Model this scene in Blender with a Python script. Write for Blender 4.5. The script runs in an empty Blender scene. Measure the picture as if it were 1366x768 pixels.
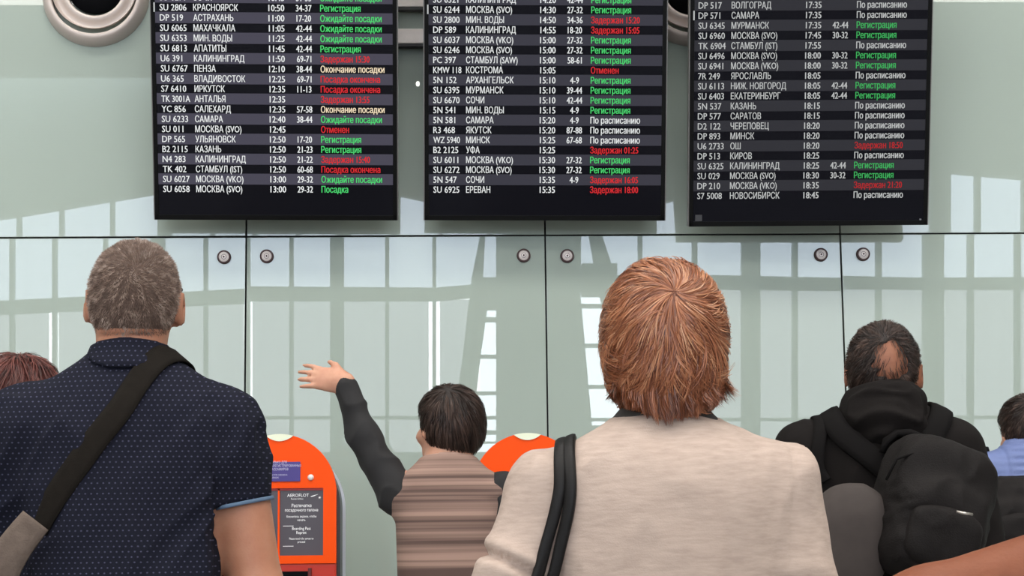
import bpy, math, random
import numpy as np
from mathutils import Vector, Matrix, Euler

C = bpy.context.scene.collection
rnd = random.Random(7)
R = math.radians
PI = math.pi

# ------------------------------------------------------------------ camera
CH = 1.16                       # camera height
D = 7.1                         # distance of the glass wall
FPX, YAW, PITCH, ROLL = 2450.0, 0.040358, 0.135737, 0.011154
W, H = 1366, 768


def cam_axes():
    cy, sy = math.cos(YAW), math.sin(YAW)
    r = np.array([cy, -sy, 0]); f = np.array([sy, cy, 0]); u = np.array([0, 0, 1.])
    f2 = f * math.cos(PITCH) + u * math.sin(PITCH)
    u2 = u * math.cos(PITCH) - f * math.sin(PITCH)
    r3 = r * math.cos(ROLL) - u2 * math.sin(ROLL)
    u3 = u2 * math.cos(ROLL) + r * math.sin(ROLL)
    return r3, u3, f2


CR, CU, CF = cam_axes()


def at(px, py, Y):
    """world point seen at pixel px,py at distance Y (plane of constant world Y)"""
    d = CF * FPX + CR * (px - W / 2) + CU * (H / 2 - py)
    t = Y / d[1]
    return np.array([d[0] * t, Y, CH + d[2] * t])


cam = bpy.data.cameras.new('camera')
cam.sensor_fit = 'HORIZONTAL'; cam.sensor_width = 36.0
cam.lens = FPX * 36.0 / W
cam.clip_end = 500
camo = bpy.data.objects.new('camera', cam); C.objects.link(camo)
m = Matrix.Identity(4)
for i in range(3):
    m[i][0] = CR[i]; m[i][1] = CU[i]; m[i][2] = -CF[i]
m[2][3] = CH
camo.matrix_world = m
bpy.context.scene.camera = camo

# ------------------------------------------------------------------ view, world, lights
sc = bpy.context.scene
sc.view_settings.view_transform = 'Standard'
sc.view_settings.look = 'None'
sc.view_settings.gamma = 1
sc.view_settings.exposure = 0.0
sc.view_settings.use_curve_mapping = False

world = bpy.data.worlds.new('world'); sc.world = world
world.use_nodes = True
wn = world.node_tree; wn.nodes.clear()
wo = wn.nodes.new('ShaderNodeOutputWorld'); wb = wn.nodes.new('ShaderNodeBackground')
tc = wn.nodes.new('ShaderNodeTexCoord'); sx = wn.nodes.new('ShaderNodeSeparateXYZ')
wr = wn.nodes.new('ShaderNodeValToRGB')
nz = wn.nodes.new('ShaderNodeTexNoise'); nz.inputs['Scale'].default_value = 5.0
nz.inputs['Detail'].default_value = 4
wr.color_ramp.elements[0].position = 0.0; wr.color_ramp.elements[0].color = (0.86, 0.87, 0.90, 1)
wr.color_ramp.elements[1].position = 0.5; wr.color_ramp.elements[1].color = (0.76, 0.86, 1.0, 1)
mm = wn.nodes.new('ShaderNodeMix'); mm.data_type = 'RGBA'; mm.blend_type = 'MULTIPLY'
mm.inputs['Factor'].default_value = 0.25
wn.links.new(tc.outputs['Generated'], sx.inputs[0]); wn.links.new(sx.outputs['Z'], wr.inputs[0])
wn.links.new(tc.outputs['Generated'], nz.inputs['Vector'])
wn.links.new(wr.outputs[0], mm.inputs['A']); wn.links.new(nz.outputs['Fac'], mm.inputs['B'])
wn.links.new(mm.outputs['Result'], wb.inputs['Color']); wb.inputs['Strength'].default_value = 23.0
wn.links.new(wb.outputs[0], wo.inputs[0])


def area_light(name, loc, rot, sx_, sy_, power, col=(1, 1, 1), portal=False):
    l = bpy.data.lights.new(name, 'AREA'); l.shape = 'RECTANGLE'; l.size = sx_; l.size_y = sy_
    l.energy = power; l.color = col
    if portal: l.cycles.is_portal = True
    o = bpy.data.objects.new(name, l); C.objects.link(o)
    o.location = loc; o.rotation_euler = rot
    return o


HALL_BACK = -26.0
for i, x in enumerate((-9.0, 0.0, 9.0)):  # overhead fill lights, out of view, added to brighten people and wall
    for j, y in enumerate((-18.0, -9.0, 0.0)):
        area_light('ceiling_fill', (x, y, 11.2), (0, 0, 0), 6.0, 3.0, 520, (1.0, 0.96, 0.90))
for i, x in enumerate((-9.0, 0.0, 9.0)):
    area_light('ceiling_fill', (x, 5.0, 11.2), (0, 0, 0), 6.0, 1.6, 200, (1.0, 0.96, 0.90))
area_light('window_portal', (0, HALL_BACK - 4.6, 6.0), (R(90), 0, 0), 44, 11, 1, portal=True)


# ------------------------------------------------------------------ materials
def mat(name, col, rough=0.5, metal=0.0, coat=0.0, coat_rough=0.03, coat_ior=1.5, spec=0.5, emit=None, estr=1.0,
        noise=0.0, nscale=20.0, nstretch=(1, 1, 1), bump=0.0, bscale=100.0, bstretch=(1, 1, 1), col2=None, sheen=0.0,
        sss=0.0, attr=None, bdist=0.002):
    mt = bpy.data.materials.new(name); mt.use_nodes = True
    nt = mt.node_tree; b = nt.nodes['Principled BSDF']
    b.inputs['Base Color'].default_value = (*col, 1); b.inputs['Roughness'].default_value = rough
    b.inputs['Metallic'].default_value = metal; b.inputs['Coat Weight'].default_value = coat
    b.inputs['Coat Roughness'].default_value = coat_rough; b.inputs['Coat IOR'].default_value = coat_ior
    b.inputs['Specular IOR Level'].default_value = spec
    if sheen: b.inputs['Sheen Weight'].default_value = sheen
    if sss:
        b.inputs['Subsurface Weight'].default_value = sss; b.inputs['Subsurface Radius'].default_value = (.012, .004, .002)
        b.inputs['Subsurface Scale'].default_value = 1.0
    if emit:
        b.inputs['Emission Color'].default_value = (*emit, 1); b.inputs['Emission Strength'].default_value = estr
    t = nt.nodes.new('ShaderNodeTexCoord')

    def mapped(stretch):
        mp = nt.nodes.new('ShaderNodeMapping'); mp.inputs['Scale'].default_value = stretch
        nt.links.new(t.outputs['Object'], mp.inputs[0]); return mp.outputs[0]
    if noise or col2:
        n = nt.nodes.new('ShaderNodeTexNoise'); n.inputs['Scale'].default_value = nscale
        n.inputs['Detail'].default_value = 5; n.inputs['Roughness'].default_value = 0.6
        nt.links.new(mapped(nstretch), n.inputs['Vector'])
        rp = nt.nodes.new('ShaderNodeValToRGB')
        c2 = col2 if col2 else tuple(c * (1 - noise) for c in col)
        rp.color_ramp.elements[0].position = .32; rp.color_ramp.elements[0].color = (*c2, 1)
        rp.color_ramp.elements[1].position = .68; rp.color_ramp.elements[1].color = (*col, 1)
        nt.links.new(n.outputs['Fac'], rp.inputs[0]); nt.links.new(rp.outputs[0], b.inputs['Base Color'])
    if attr:
        a = nt.nodes.new('ShaderNodeAttribute'); a.attribute_name = 'shade'
        rp = nt.nodes.new('ShaderNodeValToRGB'); rp.color_ramp.elements.remove(rp.color_ramp.elements[1])
        for i, (p, c) in enumerate(attr):
            e = rp.color_ramp.elements[0] if i == 0 else rp.color_ramp.elements.new(p)
            e.position = p; e.color = (*c, 1)
        nt.links.new(a.outputs['Fac'], rp.inputs[0]); nt.links.new(rp.outputs[0], b.inputs['Base Color'])
    if bump:
        n = nt.nodes.new('ShaderNodeTexNoise'); n.inputs['Scale'].default_value = bscale
        n.inputs['Detail'].default_value = 4
        nt.links.new(mapped(bstretch), n.inputs['Vector'])
        bp = nt.nodes.new('ShaderNodeBump'); bp.inputs['Strength'].default_value = bump
        bp.inputs['Distance'].default_value = bdist
        nt.links.new(n.outputs['Fac'], bp.inputs['Height']); nt.links.new(bp.outputs[0], b.inputs['Normal'])
    return mt


def glass_mat(name, col):
    mt = bpy.data.materials.new(name); mt.use_nodes = True
    nt = mt.node_tree; nt.nodes.clear()
    o = nt.nodes.new('ShaderNodeOutputMaterial'); tr = nt.nodes.new('ShaderNodeBsdfTransparent')
    gl = nt.nodes.new('ShaderNodeBsdfGlossy'); gl.inputs['Roughness'].default_value = 0.02
    fr = nt.nodes.new('ShaderNodeFresnel'); fr.inputs['IOR'].default_value = 1.45
    mx = nt.nodes.new('ShaderNodeMixShader'); tr.inputs['Color'].default_value = (*col, 1)
    nt.links.new(fr.outputs[0], mx.inputs[0]); nt.links.new(tr.outputs[0], mx.inputs[1])
    nt.links.new(gl.outputs[0], mx.inputs[2]); nt.links.new(mx.outputs[0], o.inputs[0])
    return mt


# ------------------------------------------------------------------ mesh helpers
def new_mesh(name, v, f, mt, parent=None, smooth=False, kind=None, fset=None):
    me = bpy.data.meshes.new(name)
    if isinstance(f, np.ndarray):
        v = np.asarray(v, np.float32); n = f.shape[1]
        me.vertices.add(len(v)); me.vertices.foreach_set('co', v.ravel())
        me.loops.add(f.size); me.loops.foreach_set('vertex_index', f.astype(np.int32).ravel())
        me.polygons.add(len(f)); me.polygons.foreach_set('loop_start', np.arange(0, f.size, n, dtype=np.int32))
        me.update(calc_edges=True)
    else:
        me.from_pydata([tuple(map(float, p)) for p in v], [], [list(q) for q in f]); me.update()
    if smooth: me.polygons.foreach_set('use_smooth', [True] * len(me.polygons))
    if mt: me.materials.append(mt)
    o = bpy.data.objects.new(name, me); C.objects.link(o)
    if parent: o.parent = parent
    if kind: o['kind'] = kind
    return o


def thing(name, label, cat, loc=(0, 0, 0), rotz=0.0, group=None):
    o = bpy.data.objects.new(name, None); C.objects.link(o)
    o.location = loc; o.rotation_euler = (0, 0, rotz); o['label'] = label; o['category'] = cat
    o.empty_display_size = .1
    if group: o['group'] = group
    return o


class MB:
    def __init__(s): s.v = []; s.f = []

    def add(s, v, f):
        n = len(s.v); s.v += [tuple(p) for p in v]; s.f += [tuple(i + n for i in q) for q in f]; return s

    def box(s, c, d, M=None, bevel=0.0):
        x, y, z = (k / 2 for k in d); b = bevel
        pts = []; fc = []
        if b <= 0:
            pts = [(sx_ * x, sy_ * y, sz_ * z) for sx_ in (-1, 1) for sy_ in (-1, 1) for sz_ in (-1, 1)]
            fc = [(0, 1, 3, 2), (4, 6, 7, 5), (0, 4, 5, 1), (2, 3, 7, 6), (0, 2, 6, 4), (1, 5, 7, 3)]
        else:   # chamfered box through bmesh
            import bmesh
            bm = bmesh.new(); bmesh.ops.create_cube(bm, size=1)
            for v in bm.verts: v.co = (v.co.x * d[0], v.co.y * d[1], v.co.z * d[2])
            bmesh.ops.bevel(bm, geom=bm.edges[:], offset=b, segments=2, affect='EDGES', profile=.6)
            bm.verts.index_update()
            pts = [tuple(v.co) for v in bm.verts]; fc = [tuple(v.index for v in f.verts) for f in bm.faces]; bm.free()
        out = []
        for p in pts:
            p = Vector(p)
            if M is not None: p = M @ p
            out.append((p[0] + c[0], p[1] + c[1], p[2] + c[2]))
        return s.add(out, fc)

    def prism(s, poly, y0, y1, fn=None):
        """poly in (x,z), extruded along y"""
        n = len(poly); v = [(p[0], y0, p[1]) for p in poly] + [(p[0], y1, p[1]) for p in poly]
        f = [tuple(range(n)), tuple(range(2 * n - 1, n - 1, -1))]
        f += [(i, i + n, (i + 1) % n + n, (i + 1) % n) for i in range(n)]
        return s.add(v, f)

    def lathe(s, prof, c=(0, 0, 0), seg=48, axis='y'):
        """prof: list of (r, h) ; closed along h on the axis"""
        v = []; f = []; n = len(prof)
        for k in range(seg):
            a = 2 * PI * k / seg
            for r, h in prof:
                if axis == 'y': v.append((c[0] + r * math.cos(a), c[1] + h, c[2] + r * math.sin(a)))
                else: v.append((c[0] + r * math.cos(a), c[1] + r * math.sin(a), c[2] + h))
        for k in range(seg):
            k2 = (k + 1) % seg
            for i in range(n - 1):
                f.append((k * n + i, k * n + i + 1, k2 * n + i + 1, k2 * n + i))
        return s.add(v, f)

    def tube(s, pts, r, seg=8):
        pts = [Vector(p) for p in pts]; n = len(pts); v = []; f = []
        for i, p in enumerate(pts):
            t = (pts[min(i + 1, n - 1)] - pts[max(i - 1, 0)]).normalized()
            a = t.cross(Vector((0, 0, 1)) if abs(t.z) < .9 else Vector((0, 1, 0))).normalized(); b = t.cross(a)
            rr = r[i] if isinstance(r, (list, tuple)) else r
            for k in range(seg):
                g = 2 * PI * k / seg; q = p + (a * math.cos(g) + b * math.sin(g)) * rr; v.append(tuple(q))
        for i in range(n - 1):
            for k in range(seg):
                f.append((i * seg + k, i * seg + (k + 1) % seg, (i + 1) * seg + (k + 1) % seg, (i + 1) * seg + k))
        f.append(tuple(range(seg - 1, -1, -1))); f.append(tuple(range((n - 1) * seg, n * seg)))
        return s.add(v, f)

    def build(s, name, mt, parent=None, smooth=False, kind=None):
        return new_mesh(name, s.v, s.f, mt, parent, smooth, kind)


# ------------------------------------------------------------------ palette
M_PANEL = mat('painted_glass', (0.382, 0.446, 0.392), rough=.45, coat=1.0, coat_rough=0.0, coat_ior=1.52, spec=0.2)
M_JOINT = mat('joint_dark', (0.045, 0.045, 0.048), rough=.7)
M_STEEL = mat('brushed_steel', (0.86, 0.78, 0.75), rough=.35, metal=.25, noise=.1, nscale=8)
M_RINGDARK = mat('fixing_ring', (0.07, 0.035, 0.035), rough=.5)
M_FACE = mat('facade_metal', (0.16, 0.19, 0.18), rough=.6)
M_CEIL = mat('ceiling_panel', (0.62, 0.64, 0.62), rough=.8)
M_FLOOR = mat('floor_stone', (0.24, 0.235, 0.23), rough=.35, noise=.12, nscale=3)
M_GT = glass_mat('upper_pane', (0.63, 0.66, 0.70))
M_GL = glass_mat('lower_pane', (0.47, 0.475, 0.49))
M_GC = glass_mat('clear_pane', (0.92, 0.95, 0.97))

# ------------------------------------------------------------------ setting
X0, PWD, ZJ = -0.74766, 1.16671, 2.33810
GAP = 0.0065
wall = MB().box((0, D + .07, 3.0), (40, .06, 6.0)).box((0, D + .07, 8.6), (40, .06, 5.2)).build('wall_back', M_JOINT)
wall['kind'] = 'structure'
wall.location = (0, 0, 0)
PTH = 0.012
pan_low = pan_up = None


def panel(xc, z0, z1, dyaw, dpitch):
    w = PWD - GAP; h = z1 - z0 - GAP
    o = MB().box((0, PTH / 2, 0), (w, PTH, h), bevel=.0012).build('glass_panel', M_PANEL, wall)
    o.location = (xc, D, (z0 + z1) / 2)
    o.rotation_euler = (dpitch, 0, dyaw)
    return o


low_panels = {}
for i in range(-6, 6):
    xc = X0 + (i + .5) * PWD
    r1 = rnd.uniform(-.0005, .0005); r2 = rnd.uniform(-.0005, .0005)
    low_panels[i] = panel(xc, 0.06, ZJ, r1, r2)
    panel(xc, ZJ, 4.75, r1 - .0022, r2)

# point fixings near the panel corners
def fixing(px, py, i):
    p = at(px, py, D)
    par = low_panels[i]
    loc = (p[0] - par.location.x, 0, p[2] - par.location.z)
    g = MB().lathe([(0, -.014), (.0185, -.014), (.0205, -.011), (.021, .001)], seg=32).build('glass_fixing', M_STEEL, par, True)
    g.location = loc
    r_ = MB().lathe([(.0195, .0), (.0195, -.012), (.0215, -.0135), (.0262, -.012), (.0272, .001)], seg=32).build('fixing_ring', M_RINGDARK, par, True)
    r_.location = loc
    d_ = MB().lathe([(0, -.0165), (.0035, -.0165), (.0035, -.0142)], seg=12).lathe([(.0085, -.0142), (.0088, -.0152), (.0098, -.0152), (.010, -.0142)], seg=24).build('fixing_screw', M_RINGDARK, par, True)
    d_.location = loc


for px, py, i in ((299, 343, -1), (356, 342, 0), (698.5, 341, 0), (756.5, 341.5, 1), (1094.7, 339.8, 1), (1151, 339.2, 2)):
    fixing(px, py, i)

floor = MB().box((0, -12.4, -.05), (44, 39.5, .1)).build('floor', M_FLOOR); floor['kind'] = 'structure'
ceil_ = MB().box((0, -9.4, 11.6), (44, 33.5, .2)).build('ceiling', M_CEIL); ceil_['kind'] = 'structure'
for s, n in ((-1, 'wall_left'), (1, 'wall_right')):
    w_ = MB().box((s * 20.1, -9.4, 5.7), (.2, 33.5, 11.4)).build(n, M_CEIL); w_['kind'] = 'structure'

# ---- window wall behind the camera (what the glass reflects)
FD = [(-900, 44.5), (0, 42.0), (328, 40.6), (973, 38.6), (1366, 39.0), (2300, 40.5)]


def fdepth(x): return float(np.interp(x, [a for a, b in FD], [b for a, b in FD]))


def mir(x, y, off=0.0):
    p = at(x, y, fdepth(x) - off)
    return (p[0], 2 * D - p[1], p[2])


def fquad(xa, xb, ya0, yb0, ya1, yb1, off=0.0, th=.1):
    """solid piece: at x=xa from ya0 (top) to ya1 (bottom), at x=xb from yb0 to yb1"""
    a = [mir(xa, ya0, off), mir(xb, yb0, off), mir(xb, yb1, off), mir(xa, ya1, off)]
    b = [(p[0], p[1] - th, p[2]) for p in a]
    return a + b, [(0, 1, 2, 3), (7, 6, 5, 4), (0, 4, 5, 1), (1, 5, 6, 2), (2, 6, 7, 3), (3, 7, 4, 0)]


def fi(tab, x): return float(np.interp(x, [a for a, b in tab], [b for a, b in tab]))


TOP = [(-900, 390), (-600, 350), (0, 287), (195, 255), (345, 236), (530, 262), (566, 269), (718, 296), (885, 266), (903, 261),
       (1060, 222), (1247, 230), (1366, 240), (2300, 330)]
TB0 = [(-900, 436), (0, 399), (328, 383), (615, 385), (800, 363), (973, 366), (1233, 372), (1366, 371), (2300, 392)]
TB1 = [(-900, 452), (0, 417), (328, 402), (615, 402), (800, 381), (973, 384), (1233, 387), (1366, 387), (2300, 408)]
SILL = 604
rear = MB().box((0, HALL_BACK - 5.6, 1.3), (44, .3, 2.7)).build('wall_rear', M_FACE); rear['kind'] = 'structure'
mull = [(-860, 8), (-795, 8), (-730, 8), (-665, 18), (-600, 4), (-535, 4), (-470, 4), (-405, 18), (-340, 4), (-275, 4), (-212, 4), (-150, 18), (-90, 5), (-50, 5), (13, 5), (70, 5), (138, 5), (208, 18), (272, 5), (330, 5), (388, 5), (449, 18), (516, 5), (579, 5),
        (718, 18), (853, 5), (926, 6), (1001, 24), (1060, 6), (1174, 6), (1247, 26), (1297, 6), (1360, 6), (1422, 6),
        (1490, 24), (1552, 6), (1614, 6), (1676, 6), (1740, 24), (1802, 6), (1864, 6), (1926, 6), (1990, 24), (2052, 6), (2114, 6)]
clear = {70: 4, 330: 4, 579: 5}
for k, (x, w_) in enumerate(mull):
    v, f = fquad(x - w_ / 2, x + w_ / 2, fi(TOP, x) - 4, fi(TOP, x) - 4, 712, 712, 0.1, .25)
    new_mesh('mullion', v, f, M_FACE, rear)
    if k + 1 >= len(mull): break
    x2, w2 = mull[k + 1]
    a = x + w_ / 2; b = x2 - w2 / 2
    v, f = fquad(a - 1, b + 1, fi(TB0, a), fi(TB0, b), fi(TB1, a), fi(TB1, b), 0.08, .2)
    new_mesh('transom', v, f, M_FACE, rear)
    slot = 570 < x < 850
    v, f = fquad(a - 1, b + 1, fi(TOP, a) - 2, fi(TOP, b) - 2, fi(TB0, a) + 1, fi(TB0, b) + 1, 0, .02)
    new_mesh('window_pane', v, f, M_GT, rear)
    a2 = a + clear.get(x, 0); b2 = b - clear.get(x2, 0)
    if x == 579:      # tinted up to the slanted column, clear behind the tower
        P = [mir(a2, fi(TB1, a) - 1), mir(637, fi(TB1, a) - 1), mir(606, SILL), mir(a2, SILL)]
        MB().add(P + [(p[0], p[1] - .02, p[2]) for p in P], [(0, 1, 2, 3), (7, 6, 5, 4), (0, 4, 5, 1), (1, 5, 6, 2), (2, 6, 7, 3), (3, 7, 4, 0)]).build('window_pane', M_GL, rear)
        a2 = 640
    v, f = fquad(a2, b2, fi(TB1, a) - 1, fi(TB1, b) - 1, SILL, SILL, 0, .02)
    new_mesh('window_pane', v, f, M_GC if slot else M_GL, rear)
    v, f = fquad(a - 1, b + 1, SILL, SILL, 708, 708, 0.0, .2)          # spandrel below the sill
    new_mesh('spandrel_panel', v, f, M_FACE, rear)
    v, f = fquad(a - 1, b + 1, 556, 556, 560, 560, 0.08, .2)
    new_mesh('transom', v, f, M_FACE, rear)
# cladding above the windows
xs_ = [a for a, b in TOP]
for a, b in zip(xs_[:-1], xs_[1:]):
    v, f = fquad(a, b, -120, -120, fi(TOP, a), fi(TOP, b), .12, .3)
    new_mesh('cladding_panel', v, f, M_FACE, rear)
# portal tower: pier, legs, platforms
OFFT = 1.6
def strip(rows, name):
    for (y0, a0, b0), (y1, a1, b1) in zip(rows[:-1], rows[1:]):
        dv = []
        P = [mir(a0, y0, OFFT), mir(b0, y0, OFFT), mir(b1, y1, OFFT), mir(a1, y1, OFFT)]
        Q = [(p[0], p[1] - .3, p[2]) for p in P]
        MB().add(P + Q, [(0, 1, 2, 3), (7, 6, 5, 4), (0, 4, 5, 1), (1, 5, 6, 2), (2, 6, 7, 3), (3, 7, 4, 0)]).build(name, M_FACE, rear)


strip([(200, 662, 775), (393, 662, 773), (575, 662, 789), (712, 662, 800)], 'pier')
strip([(270, 652, 660), (316, 640, 647), (371, 629, 644), (413, 624, 650), (475, 617, 641), (527, 610, 635), (575, 601, 629), (712, 580, 605)], 'slanted_column')
strip([(270, 779, 786), (316, 786, 803), (350, 792, 814), (393, 800, 822), (475, 822, 843), (575, 850, 870), (712, 886, 906)], 'slanted_column')
strip([(371, 629, 662), (413, 629, 662)], 'platform')
strip([(350, 775, 822), (393, 775, 822)], 'platform')
for y0, y1, a, b in ((424, 429, 640, 664), (474, 478, 636, 664), (523, 527, 628, 664), (575, 580, 620, 664), (590, 592, 615, 664)):
    strip([(y0, a, b), (y1, a, b)], 'tower_rail')
for y0, y1, a, b in ((404, 408, 773, 805), (457, 461, 773, 820), (512, 516, 773, 838), (566, 570, 773, 852)):
    strip([(y0, a, b), (y1, a, b)], 'tower_rail')

# ------------------------------------------------------------------ air nozzles on the wall
M_NOZ = mat('nozzle_paint', (0.66, 0.57, 0.52), rough=.38, metal=.2, noise=.06, nscale=6)
M_BLACK = mat('black_void', (0.004, 0.004, 0.005), rough=.9, spec=0.1)


def nozzle(px, py, label):
    p = at(px, py, D)
    t = thing('air_nozzle', label, 'air vent', (p[0], D, p[2]), group=None)
    R0 = .2095
    MB().lathe([(.168, -.012), (.168, -.052), (.172, -.058), (.190, -.050), (.202, -.030), (R0, -.004), (R0, 0)], seg=72).build('flange', M_NOZ, t, True)
    MB().lathe([(.110, -.028), (.113, -.034), (.122, -.036), (.135, -.028), (.150, -.012), (.160, -.018), (.166, -.03), (.1665, -.045), (.1675, -.05)], c=(.0, 0, .02), seg=72).build('inner_ring', M_NOZ, t, True)
    MB().lathe([(.111, -.03), (.108, .0), (.106, -.004), (0, -.004)], c=(.0, -.001, .03), seg=64).build('bore', M_BLACK, t, True)
    return t


nozzle(128.5, -6, 'round steel air nozzle left of the left departures board')
nozzle(921, -6, 'round steel air nozzle between the middle and right departures boards')

# ------------------------------------------------------------------ mounting rails
M_RAIL = mat('rail_paint', (0.95, 0.87, 0.83), rough=.5, noise=.1, nscale=12)
for k, (py0, py1) in enumerate(((-9, 12), (41, 60.5))):
    a = at(470, py0, D - .02); b = at(625, py1, D - .02)
    o = MB().box(((a[0] + b[0]) / 2, D - .026, (a[2] + b[2]) / 2), (b[0] - a[0], .05, a[2] - b[2]), bevel=.003).build('mounting_rail', M_RAIL)
    o['label'] = ('pale upper mounting rail between the left and middle boards', 'pale lower mounting rail between the left and middle boards')[k]
    o['category'] = 'rail'
    MB().box(((a[0] + b[0]) / 2, D - .032, b[2] - .006), (b[0] - a[0], .035, .010)).build('dark_strip', M_JOINT, o)  # thin dark strip along the lower edge of the rail

# ------------------------------------------------------------------ text
TXT = []      # (string, size, xscale, align, offset) -> mesh data


def fill_outline(v, edges):
    """fills overlapping glyph contours by the non-zero winding rule"""
    from mathutils.geometry import delaunay_2d_cdt
    if len(v) == 0: return np.zeros((0, 3)), []
    nb = {}
    for a, b in edges: nb.setdefault(a, []).append(b); nb.setdefault(b, []).append(a)
    seen = set(); segs = []
    for st in range(len(v)):
        if st in seen or st not in nb: continue
        loop = [st]; seen.add(st); cur = st; nx = max(nb[st]) if len(nb[st]) and min(nb[st]) != st + 1 else min(nb[st])
        if st + 1 in nb[st]: nx = st + 1
        while nx != st:
            loop.append(nx); seen.add(nx)
            c = [q for q in nb[nx] if q not in (cur,)]
            if not c: break
            cur, nx = nx, c[0]
        segs += [(loop[i], loop[(i + 1) % len(loop)]) for i in range(len(loop))]
    r = delaunay_2d_cdt([Vector(p[:2]) for p in v], segs, [], 0, 1e-6)
    ov = np.array([(p[0], p[1], 0.0) for p in r[0]]); tris = np.array([list(f) for f in r[2] if len(f) == 3], int)
    cen = ov[tris].mean(1); A = v[[q[0] for q in segs]]; B = v[[q[1] for q in segs]]
    y = cen[:, 1][:, None]; x = cen[:, 0][:, None]
    isleft = (B[:, 0] - A[:, 0]) * (y - A[:, 1]) - (x - A[:, 0]) * (B[:, 1] - A[:, 1])
    wn_ = ((A[:, 1] <= y) & (B[:, 1] > y) & (isleft > 0)).sum(1) - ((A[:, 1] > y) & (B[:, 1] <= y) & (isleft < 0)).sum(1)
    return ov, [tuple(t) for t in tris[wn_ != 0]]


def make_texts(reqs):
    """reqs: list of dict(s, size, xs, align, off). Returns list of (verts, faces)"""
    tmp = []
    for q in reqs:
        cu = bpy.data.curves.new('t', 'FONT'); cu.body = q['s']; cu.size = 1.0; cu.align_x = 'LEFT'
        cu.offset = 0; cu.fill_mode = 'NONE'; cu.resolution_u = 2
        o = bpy.data.objects.new('t', cu); C.objects.link(o); tmp.append(o)
    dg = bpy.context.evaluated_depsgraph_get(); dg.update()
    out = []
    for q, o in zip(reqs, tmp):
        me = o.evaluated_get(dg).to_mesh()
        v = np.empty(len(me.vertices) * 3, np.float32); me.vertices.foreach_get('co', v); v = v.reshape(-1, 3)
        v, f = fill_outline(v, [tuple(e.vertices) for e in me.edges])
        v = v * q['size']; v[:, 0] *= q['xs']
        if len(v):
            mn, mx = v[:, 0].min(), v[:, 0].max()
            if q['align'] == 'C': v[:, 0] -= (mn + mx) / 2
            elif q['align'] == 'R': v[:, 0] -= mx
            elif q['align'] == 'L': v[:, 0] -= mn
        out.append((v, f))
        o.evaluated_get(dg).to_mesh_clear()
    for o in tmp:
        cu = o.data; bpy.data.objects.remove(o); bpy.data.curves.remove(cu)
    return out


WAIT = 'Ожидайте посадки'; REG = 'Регистрация'; END = 'Окончание посадки'; DONE = 'Посадка окончена'; PLAN = 'По расписанию'
G, RD, WH, YL = 'g', 'r', 'w', 'y'
B1 = [('SU 6291', 'СОЧИ', '10:45', '31-33', WAIT, G), ('SU 2806', 'КРАСНОЯРСК', '10:50', '34-37', REG, G), ('DP 519', 'АСТРАХАНЬ', '11:00', '17-20', WAIT, G),
      ('SU 6065', 'МАХАЧКАЛА', '11:05', '42-44', WAIT, G), ('SU 6353', 'МИН. ВОДЫ', '11:25', '42-44', WAIT, G), ('SU 6813', 'АПАТИТЫ', '11:45', '42-44', REG, G),
      ('U6 391', 'КАЛИНИНГРАД', '11:50', '69-71', 'Задержан 15:30', RD), ('SU 6767', 'ПЕНЗА', '12:10', '38-44', END, YL),
      ('U6 365', 'ВЛАДИВОСТОК', '12:25', '69-71', DONE, RD), ('S7 6410', 'ИРКУТСК', '12:35', '11-13', DONE, RD), ('TK 3001A', 'АНТАЛЬЯ', '12:35', '', 'Задержан 13:55', RD),
      ('YC 856', 'САЛЕХАРД', '12:35', '57-58', END, YL), ('SU 6233', 'САМАРА', '12:40', '38-44', WAIT, G), ('SU 011', 'МОСКВА (SVO)', '12:45', '', 'Отменен', RD),
      ('DP 565', 'УЛЬЯНОВСК', '12:50', '17-20', REG, G), ('B2 2115', 'КАЗАНЬ', '12:50', '21-23', REG, G), ('N4 283', 'КАЛИНИНГРАД', '12:50', '21-22', 'Задержан 15:40', RD),
      ('TK 402', 'СТАМБУЛ (IST)', '12:50', '60-68', DONE, RD), ('SU 6027', 'МОСКВА (VKO)', '13:00', '29-32', WAIT, G), ('SU 6058', 'МОСКВА (SVO)', '13:00', '29-32', 'Посадка', G)]
B2 = [('SU 6321', 'КАЛИНИНГРАД', '14:20', '42-44', REG, G), ('SU 6244', 'МОСКВА (SVO)', '14:30', '27-32', REG, G), ('SU 2800', 'МИН. ВОДЫ', '14:50', '34-36', 'Задержан 15:20', RD),
      ('DP 589', 'КАЛИНИНГРАД', '14:55', '18-20', 'Задержан 15:05', RD), ('SU 6037', 'МОСКВА (VKO)', '15:00', '27-32', REG, G), ('SU 6246', 'МОСКВА (SVO)', '15:00', '27-32', REG, G),
      ('PC 397', 'СТАМБУЛ (SAW)', '15:00', '58-61', REG, G), ('KMW 118', 'КОСТРОМА', '15:05', '', 'Отменен', RD), ('5N 152', 'АРХАНГЕЛЬСК', '15:10', '4-9', REG, G),
      ('SU 6395', 'МУРМАНСК', '15:10', '39-44', REG, G), ('SU 6670', 'СОЧИ', '15:10', '42-44', REG, G), ('5N 541', 'МИН. ВОДЫ', '15:15', '4-9', REG, G),
      ('5N 581', 'САМАРА', '15:20', '4-9', PLAN, WH), ('R3 468', 'ЯКУТСК', '15:20', '87-88', PLAN, WH), ('WZ 5940', 'МИНСК', '15:25', '67-68', PLAN, WH),
      ('B2 2125', 'УФА', '15:25', '', 'Задержан 01:25', RD), ('SU 6011', 'МОСКВА (VKO)', '15:30', '27-32', REG, G), ('SU 6272', 'МОСКВА (SVO)', '15:30', '27-32', REG, G),
      ('5N 547', 'СОЧИ', '15:35', '4-9', 'Задержан 16:05', RD), ('SU 6925', 'ЕРЕВАН', '15:35', '', 'Задержан 18:00', RD)]
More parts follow.
